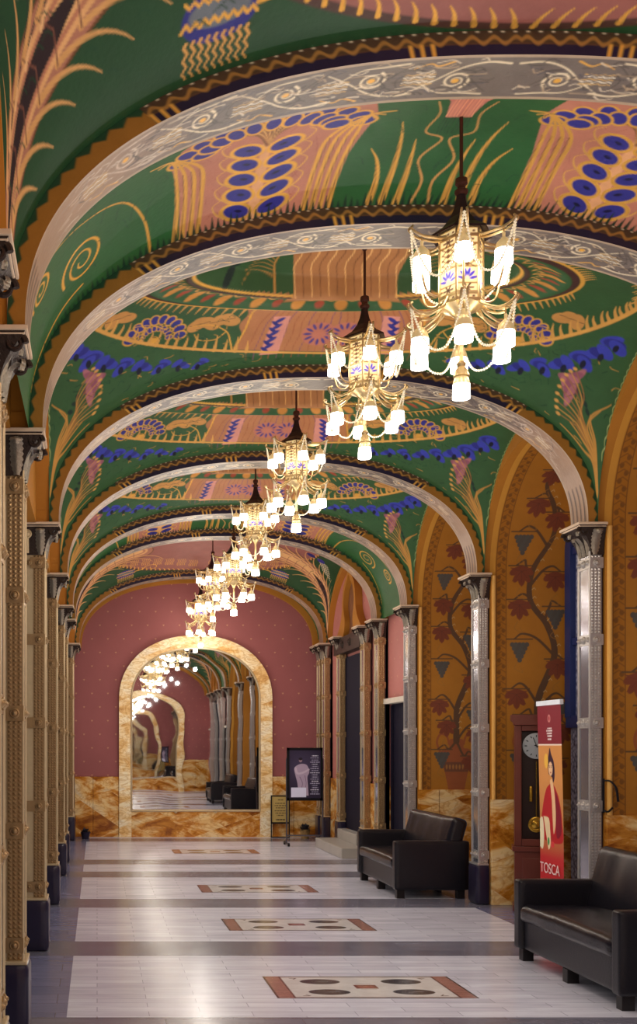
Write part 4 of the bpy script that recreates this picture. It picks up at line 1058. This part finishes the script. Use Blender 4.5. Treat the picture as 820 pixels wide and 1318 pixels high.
CH=[(5.48,'n','nearest and largest lantern chandelier, hanging lowest on a brown rod'),(7.46,'w','second lantern chandelier, left of and behind the biggest one'),(10.02,'w','third lantern chandelier, under the middle vault'),(12.6,'w','fourth lantern chandelier, overlapping the lower left of the third'),(14.6,'n','fifth lantern chandelier, hanging lower in the narrow vault'),(17.25,'w','sixth lantern chandelier, last but one before the mirror'),(19.25,'n','farthest small lantern chandelier, just above the mirror arch'),(3.0,'w','chandelier near the viewpoint, in the mirror only'),(.62,'n','chandelier behind the viewpoint, in the mirror only')]
chp=make_chandelier()
PW=13; AMB=.17
for i,(y,kd,lb) in enumerate(CH):
    o=chp if i==0 else copy_tree(chp); z=4.132+(.215 if kd=='w' else 0); o.location=(1.772,y,z); o.rotation_euler=(0,0,.18*i)
    tag(o,lb,'chandelier','lantern chandeliers hanging along the hall')
    for dz,p,dx in ((-.22,PW*.16,-.42),(-.22,PW*.16,.42),(-1.15,PW*1.2,0)):
        l=bpy.data.lights.new('lantern_light','POINT'); l.energy=p; l.color=(1,.94,.86); l.shadow_soft_size=.10 if dx else .035
        lo=bpy.data.objects.new('lantern_light',l); COL.objects.link(lo); lo.visible_glossy=(dx==0); lo.location=(1.772+dx,y,z+dz)

# ------------------------------------------------------------------ sofas (local: front at -x, length along y)
def noise3(V,s,seed):
    r=np.random.default_rng(seed); out=np.zeros(len(V))
    for _ in range(7):
        k=r.normal(size=3)*s; out+=np.sin(V@k+r.uniform(0,6.28))
    return out/7
def make_sofa():
    t=empty('leather_sofa'); Ls=1.72; D=.80
    for sg in (-1,1):
        V,fs=rbox(D-.02,.115,.515,.022,14,lambda V:V+np.c_[np.zeros(len(V)),np.sign(V[:,1])*.004*noise3(V,9,3),.003*noise3(V,12,4)])
        V=V+np.array([-.01,sg*(Ls/2-.0575),.09+.2575]); b=MB(); b.add(V,fs); b.build('armrest',M_leather,t,smooth=True)
    V,fs=rbox(D-.06,Ls-.232,.24,.02,14); V=V+np.array([0,0,.21]); b=MB(); b.add(V,fs); b.build('seat_base',M_leather,t,smooth=True)
    def cush(V):
        W=V.copy(); top=np.clip(W[:,2]/.06,0,1)
        W[:,2]+=top*(.018*(1-(W[:,1]/.78)**4)+.010*noise3(V*np.array([1,1.2,0]),6,8)*(W[:,0]>-.3)+.005*noise3(V*np.array([.6,4,0]),12,9))
        W[:,0]-=(W[:,0]<-.2)*.008*noise3(V,9,11); return W
    V,fs=rbox(.70,Ls-.236,.12,.045,26,cush); V=V+np.array([-.055,0,.355]); b=MB(); b.add(V,fs); b.build('seat_cushion',M_leathers,t,smooth=True)
    def back(V):
        W=V.copy(); f=np.clip(-W[:,0]/.08,0,1)
        W[:,0]-=f*(.020*np.cos(W[:,1]/.86*pi/2)*np.cos(W[:,2]/.25*pi/2)+.012*noise3(V*np.array([0,2.2,.5]),8,21)+.007*noise3(V*np.array([0,4,.4]),13,22))
        W[:,2]+=np.clip(W[:,2]/.2,0,1)*(.010*noise3(V*np.array([0,1,0]),5,5)); return W
    V,fs=rbox(.17,Ls-.07,.56,.055,26,back); a=.27; R=np.array([[cos(a),0,sin(a)],[0,1,0],[-sin(a),0,cos(a)]]); V=V@R.T+np.array([.235,0,.57]); b=MB(); b.add(V,fs); b.build('backrest',M_leathers,t,smooth=True)
    for x in (-.33,.30):
        for y in (-Ls/2+.07,0,Ls/2-.07):
            b=MB(); b.prism([(x-.04,y-.04),(x+.04,y-.04),(x+.04,y+.04),(x-.04,y+.04)],2,0,.095); b.build('foot',M_foot,t,bevel=.004)
    return t
sf=make_sofa(); sf.location=(3.535,7.62,0); tag(sf,'black leather sofa nearest the camera, cut by the right edge of the photo','sofa','black leather sofas')
s2=copy_tree(sf); s2.location=(3.51,12.62,0); tag(s2,'whole black leather sofa farther down, between the columns by the steps','sofa','black leather sofas')

# ------------------------------------------------------------------ grandfather clock
def text_obj(s,size,m,parent,M4,depth=.001,name='lettering'):
    cu=bpy.data.curves.new('t','FONT'); cu.body=s; cu.size=size; cu.align_x='CENTER'; cu.align_y='CENTER'; cu.extrude=depth
    o=bpy.data.objects.new('t',cu); COL.objects.link(o); bpy.context.view_layer.update()
    me=bpy.data.meshes.new_from_object(o.evaluated_get(bpy.context.evaluated_depsgraph_get())); bpy.data.objects.remove(o)
    q=link(name,me,m,parent); q.location=M4[0]; q.rotation_euler=M4[1]; return q
ck=empty('grandfather_clock',(4.26,10.93,0)); tag(ck,'tall mahogany grandfather clock standing partly behind the red banner','clock')
b=MB(); b.box(-.215,.215,-.12,.16,0,.06); b.box(-.20,.20,-.105,.155,.061,.579); b.box(-.22,.22,-.125,.165,.58,.63)
b.box(-.20,-.135,-.10,.155,.631,1.799); b.box(.135,.20,-.10,.155,.631,1.799); b.box(-.134,.134,.12,.155,.631,1.799); b.box(-.134,.134,-.098,.11,1.745,1.798); b.box(-.134,.134,-.098,.11,.632,.70)
b.build('case',M_wood,ck,bevel=.005)
b=MB(); b.prism([(-.205,1.80),(.205,1.80),(.215,1.83),(.235,1.85),(.235,1.90),(-.235,1.90),(-.235,1.85),(-.215,1.83)],1,-.125,.17); b.build('cornice',M_wood,ck,bevel=.004)
b=MB(); b.box(-.133,.133,-.03,.115,.701,1.744); b.build('case_interior',M_woodd,ck)
b=MB(); b.box(-.13,.13,-.118,-.104,.12,.52); o=b.build('lower_panel',M_wood,ck,bevel=.006)
b=MB(); 
for i in range(1): b.lathe([(.001,0),(.118,0),(.126,.006),(.126,.014),(.112,.018),(.001,.018)],40)
dl=b.build('dial',M_dial,ck,(0,-.05,1.60),(pi/2,0,0),smooth='auto')
b=MB()
for i in range(12):
    a=pi/6*i; c,s_=cos(a),sin(a)
    b.add([(c*r-s_*w,s_*r+c*w,.0195) for r,w in ((.085,-.004),(.105,-.004),(.105,.004),(.085,.004))],[(0,1,2,3)])
b.build('hour_marks',M_black,dl)
b=MB(); b.box(-.003,.003,-.02,.085,.020,.022); b.build('minute_hand',M_black,dl,rot=(0,0,.35))
b=MB(); b.box(-.004,.004,-.02,.06,.021,.023); b.build('hour_hand',M_black,dl,rot=(0,0,-1.9))
M_bob=mat('pendulum_brass',(220,176,70),.25,.9)
b=MB(); b.tube([(0,-.05,1.45),(0,-.05,.86)],.005,6); b.build('pendulum_rod',M_bob,ck)
b=MB(); b.disc((0,-.055,.84),1,.075,-.02,24); b.build('pendulum_bob',M_bob,ck,smooth='auto')
b=MB(); b.lathe([(.001,0),(.016,.002),(.016,.14),(.012,.15),(.001,.152)],14,c=(-.05,-.06),z0=1.06); b.build('weight',M_bob,ck,smooth='auto')

ck.rotation_euler=(0,0,-.33)
# ------------------------------------------------------------------ roll-up banner
bn=empty('rollup_banner',(4.145,10.27,0),0); tag(bn,'tall red and orange roll-up banner with a painted figure, behind the near sofa','banner')
W_,Hb=.53,1.93
xs=np.linspace(-W_/2,W_/2,120); zs_=np.linspace(0,Hb,400); zt=.26+(zs_-.60)*1.33; cv=Cv(xs,zt,(182,114,64),aa=.006); X=cv.X; Z=np.broadcast_to(zs_[None],X.shape)
cv.mask(np.clip(.5-(1.0-Z)/.5,0,1)*.6,(222,150,80)); cv.mask(.5-(Z-.62)/.2,(186,44,46))
cv.mask(.5-(1.56-Z)/.006,(128,38,46)); cv.mask(.5-(np.abs(Z-1.56)-.006)/.005,(240,214,190))
# figure: red shawl, dress, arms, face, dark hair
cv.poly(spl([(-.02,1.06),(-.10,1.0),(-.17,.85),(-.23,.62),(-.26,.40),(.22,.36),(.24,.60),(.19,.86),(.10,1.02),(.04,1.06)],6),(176,34,38))
cv.poly(spl([(.10,1.0),(.19,.80),(.22,.5),(.12,.42),(.09,.7)],6),(128,24,40))
cv.poly(spl([(-.015,1.10),(.03,1.12),(.075,.98),(.10,.74),(.09,.56),(.05,.46),(.03,.62),(.02,.86)],6),(226,178,130))
cv.poly(spl([(-.18,.66),(-.06,.64),(-.03,.50),(-.02,.34),(-.07,.26),(-.11,.40),(-.15,.54)],6),(226,196,150))
cv.poly(spl([(-.27,.62),(-.20,.64),(-.17,.44),(-.20,.26),(-.27,.28)],6),(228,208,168))
cv.ell(-.07,.36,.022,.05,(70,130,70)); cv.ell(.02,.33,.04,.04,(206,60,60))
cv.poly(spl([(-.04,1.18),(-.06,1.32),(-.03,1.42),(.0,1.50),(.03,1.42),(.085,1.32),(.095,1.16),(.06,1.08),(.04,1.14)],6),(56,32,48))
cv.ell(.005,1.245,.045,.085,(228,180,136)); cv.ell(-.015,1.265,.010,.006,(50,30,30)); cv.ell(.025,1.265,.010,.006,(50,30,30)); cv.ell(.005,1.20,.014,.007,(170,50,50)); cv.ell(-.09,1.34,.045,.09,(232,176,70))
cv.stroke([(-.03,1.283),(-.002,1.280)],.006,.004,(40,26,26)); cv.stroke([(.012,1.280),(.042,1.283)],.006,.004,(40,26,26))
cv.mask(.5-(np.hypot(X,(Z-1.80)*.85)-.030)/.006,(206,130,120)); cv.mask(.5-(np.hypot(X,(Z-1.80)*.85)-.018)/.006,(158,44,54))
for z,w in ((1.71,.11),(1.69,.13),(1.665,.12),(1.64,.11),(1.612,.08)): cv.mask((np.abs(X)<w/2)&(np.abs(Z-z)<.007)&((np.floor(X*150)%4)>0),(232,216,206))
P=np.zeros((120,400,3)); P[...,1]=-xs[:,None]; P[...,2]=zs_[None]+.05; P[...,0]=.008*np.sin(zs_[None]*2)
grid('printed_sheet',P,cv,M_flat,bn); M_txt=mat('white_print',(226,196,186),.5)
text_obj('TOSCA',.135,M_txt,bn,((-.012,0,.475),(pi/2,0,-pi/2)))
b=MB(); b.box(-.015,.02,-W_/2-.005,W_/2+.005,Hb+.04,Hb+.085); b.build('top_rail',M_white,bn,bevel=.004)
b=MB(); b.box(-.07,.07,-W_/2-.02,W_/2+.02,.0,.07); b.build('base_cassette',M_chrome,bn,bevel=.01)
b=MB(); b.tube([(.03,0,.06),(.03,0,Hb+.05)],.010,8); b.build('support_pole',M_chrome,bn)
bn.rotation_euler=(0,-.012,0)

# ------------------------------------------------------------------ framed poster on a stand, and a small sign
ps=empty('poster_stand',(3.335,18.1,0)); tag(ps,'black framed poster on a tall metal stand before the marble wall','poster stand')
xs=np.linspace(-.25,.25,150); zs_=np.linspace(.76,1.53,220); cv=Cv(xs,zs_,(40,30,50),aa=.005); X,Z=cv.X,cv.Y
cv.mask(np.clip(1-np.hypot(X+.05,(Z-1.25))/.4,0,1)*.5,(86,74,100))
dr=(168,144,160)
cv.poly(spl([(-.10,.80),(-.12,1.0),(-.15,1.12),(-.17,1.24),(-.10,1.30),(-.02,1.31),(.04,1.28),(.07,1.18),(.04,1.10),(.05,.95),(.06,.80)],6),dr)
cv.ell(-.07,1.37,.026,.034,(150,120,124)); cv.ell(-.07,1.39,.030,.022,(30,22,30)); cv.stroke(spl([(-.15,1.24),(-.12,1.16),(-.03,1.17),(.06,1.22)]),.035,.03,(190,166,178)); cv.stroke(spl([(-.08,1.1),(-.04,1.0),(-.06,.9)]),.014,.008,(126,100,122)); cv.stroke(spl([(0,1.12),(.02,1.0),(.0,.86)]),.012,.008,(126,100,122))
cv.mask((X<.02)&(X>-.22)&(Z<.93)&(Z>.775),(214,206,222))
for i in range(19):
    z=1.44-.034*i; w=(.05,.07,.06,.075,.045)[i%5]
    cv.mask((np.abs(X-.16)<w)&(np.abs(Z-z)<.006)&((np.floor(X*130+i)%5)>0),(170,160,178) if i%4 else (214,206,214))
P=np.zeros((150,220,3)); P[...,0]=xs[:,None]; P[...,2]=zs_[None]; P[...,1]=-.022
grid('poster_sheet',P,cv,M_flat,ps)
b=MB()
for x in (-.285,.25): b.box(x,x+.035,-.03,.02,.73,1.57)
b.box(-.285,.285,-.03,.02,.72,.76); b.box(-.285,.285,-.03,.02,1.53,1.57); b.box(-.26,.26,-.015,.015,.74,1.55); b.build('poster_frame',M_black,ps)
b=MB()
for x in (-.29,.29): b.tube([(x,0,.03),(x,0,1.40)],.013,8)
b.tube([(-.29,0,.16),(.29,0,.16)],.012,8)
b.build('stand_uprights',M_chrome,ps)
for x in (-.29,.29):
    b=MB(); b.tube([(x,-.22,.035),(x,.22,.035)],.014,8)
    for y in (-.2,.2): b.tube([(x-.014,y,.028),(x+.014,y,.028)],.028,12)
    b.build('caster_foot',M_black,ps,smooth='auto')
es=empty('sign_easel',(3.19,19.62,0)); tag(es,'small yellowed notice in a thin black easel frame beside the mirror','sign')
xs=np.linspace(-.145,.145,110); zs_=np.linspace(.27,.72,160); cv=Cv(xs,zs_,(176,148,84),aa=.004); X,Z=cv.X,cv.Y
cv.mask((np.abs(np.abs(X)-.135)<.004)|(Z>.712)|(Z<.278),(120,96,50))
for i,(z,w) in enumerate(((.66,.05),(.60,.09),(.56,.10),(.52,.08),(.47,.10),(.43,.09),(.39,.06),(.315,.08))):
    cv.mask((np.abs(X)<w)&(np.abs(Z-z)<(.008 if i<7 else .010))&((np.floor(X*120+i*2)%6)>0),(96,74,40) if i<7 else (40,30,24))
P=np.zeros((110,160,3)); P[...,0]=xs[:,None]; P[...,2]=zs_[None]; P[...,1]=-.016
grid('notice_sheet',P,cv,M_flat,es)
b=MB()
for x in (-.165,.147): b.box(x,x+.018,-.014,.01,0,.735)
for z in (.0,.245,.72): b.box(-.165,.165,-.014,.01,z,z+.018)
b.box(-.15,.15,-.012,.004,.26,.72); b.build('easel_frame',M_black,es)
def planter(x,y,r,h,m,lb,seed,bush):
    t=empty('potted_plant',(x,y,0)); tag(t,lb,'plant')
    b=MB(); b.lathe([(.001,0),(r*.75,0),(r*.8,.02),(r,h-.02),(r*1.05,h),(r*.92,h),(r*.88,h-.04),(.001,h-.04)],18); b.build('pot',m,t,smooth='auto')
    b=MB(); rr=random.Random(seed)
    for i in range(90):
        a=rr.uniform(0,6.28); l=rr.uniform(.4,1)*bush; e=rr.uniform(.2,1.3); p0=np.array([0,0,h-.04]); d=np.array([cos(a)*cos(e),sin(a)*cos(e),sin(e)])
        p1=p0+d*l; s_=np.array([-sin(a),cos(a),0])*.025
        b.add([p0+d*l*.4,p0+d*l*.75+s_,p1,p0+d*l*.75-s_],[(0,1,2,3)])
    b.build('foliage',M_plant,t); return t
planter(3.59,19.45,.085,.16,M_wicker,'small wicker pot of dark plant on the floor behind the poster stand',1,.16)
planter(-.20,19.36,.08,.12,M_navy,'low dark plant on the floor at the left end of the marble wall',2,.13)
b=MB(); b.tube(spl([(3.935,8.750,1.10),(3.955,8.72,1.09),(3.985,8.70,1.125)]),.008,7); b.tube(spl([(3.935,8.750,1.33),(3.97,8.71,1.325),(4.005,8.69,1.27),(4.02,8.69,1.17)]),np.linspace(.006,.010,25),7); b.box(3.929,3.941,8.745,8.757,1.08,1.345)
o=b.build('iron_wall_hook',M_black,smooth='auto'); tag(o,'curved black iron hook on the pier right of the nearest right column','hook')

# ------------------------------------------------------------------ world, camera, render look
w=bpy.data.worlds.new('ambient_fill'); SC.world=w; w.use_nodes=True; w.node_tree.nodes['Background'].inputs[0].default_value=(1,.93,.86,1); w.node_tree.nodes['Background'].inputs[1].default_value=AMB  # even warm background added as ambient fill light for the closed hall
cd=bpy.data.cameras.new('camera'); cam=bpy.data.objects.new('camera',cd); COL.objects.link(cam); SC.camera=cam
cam.location=(0,0,H); cam.rotation_euler=(pi/2,0,0); cd.sensor_fit='HORIZONTAL'; cd.sensor_width=36; cd.lens=36*F/820
cd.shift_x=(410-VX)/820; cd.shift_y=(VY-659)/820; cd.clip_start=.05; cd.clip_end=200
SC.view_settings.view_transform='Standard'; SC.view_settings.look='None'; SC.view_settings.exposure=-0.33; SC.view_settings.gamma=1.0
cy=SC.cycles; cy.use_denoising=True; cy.max_bounces=14; cy.diffuse_bounces=4; cy.glossy_bounces=12; cy.transmission_bounces=4; cy.sample_clamp_indirect=8; cy.caustics_reflective=False; cy.caustics_refractive=False
cy.use_fast_gi=True; cy.fast_gi_method='ADD'; cy.ao_bounces=1; cy.ao_bounces_render=4
w.light_settings.distance=2.5; w.light_settings.ao_factor=1.0
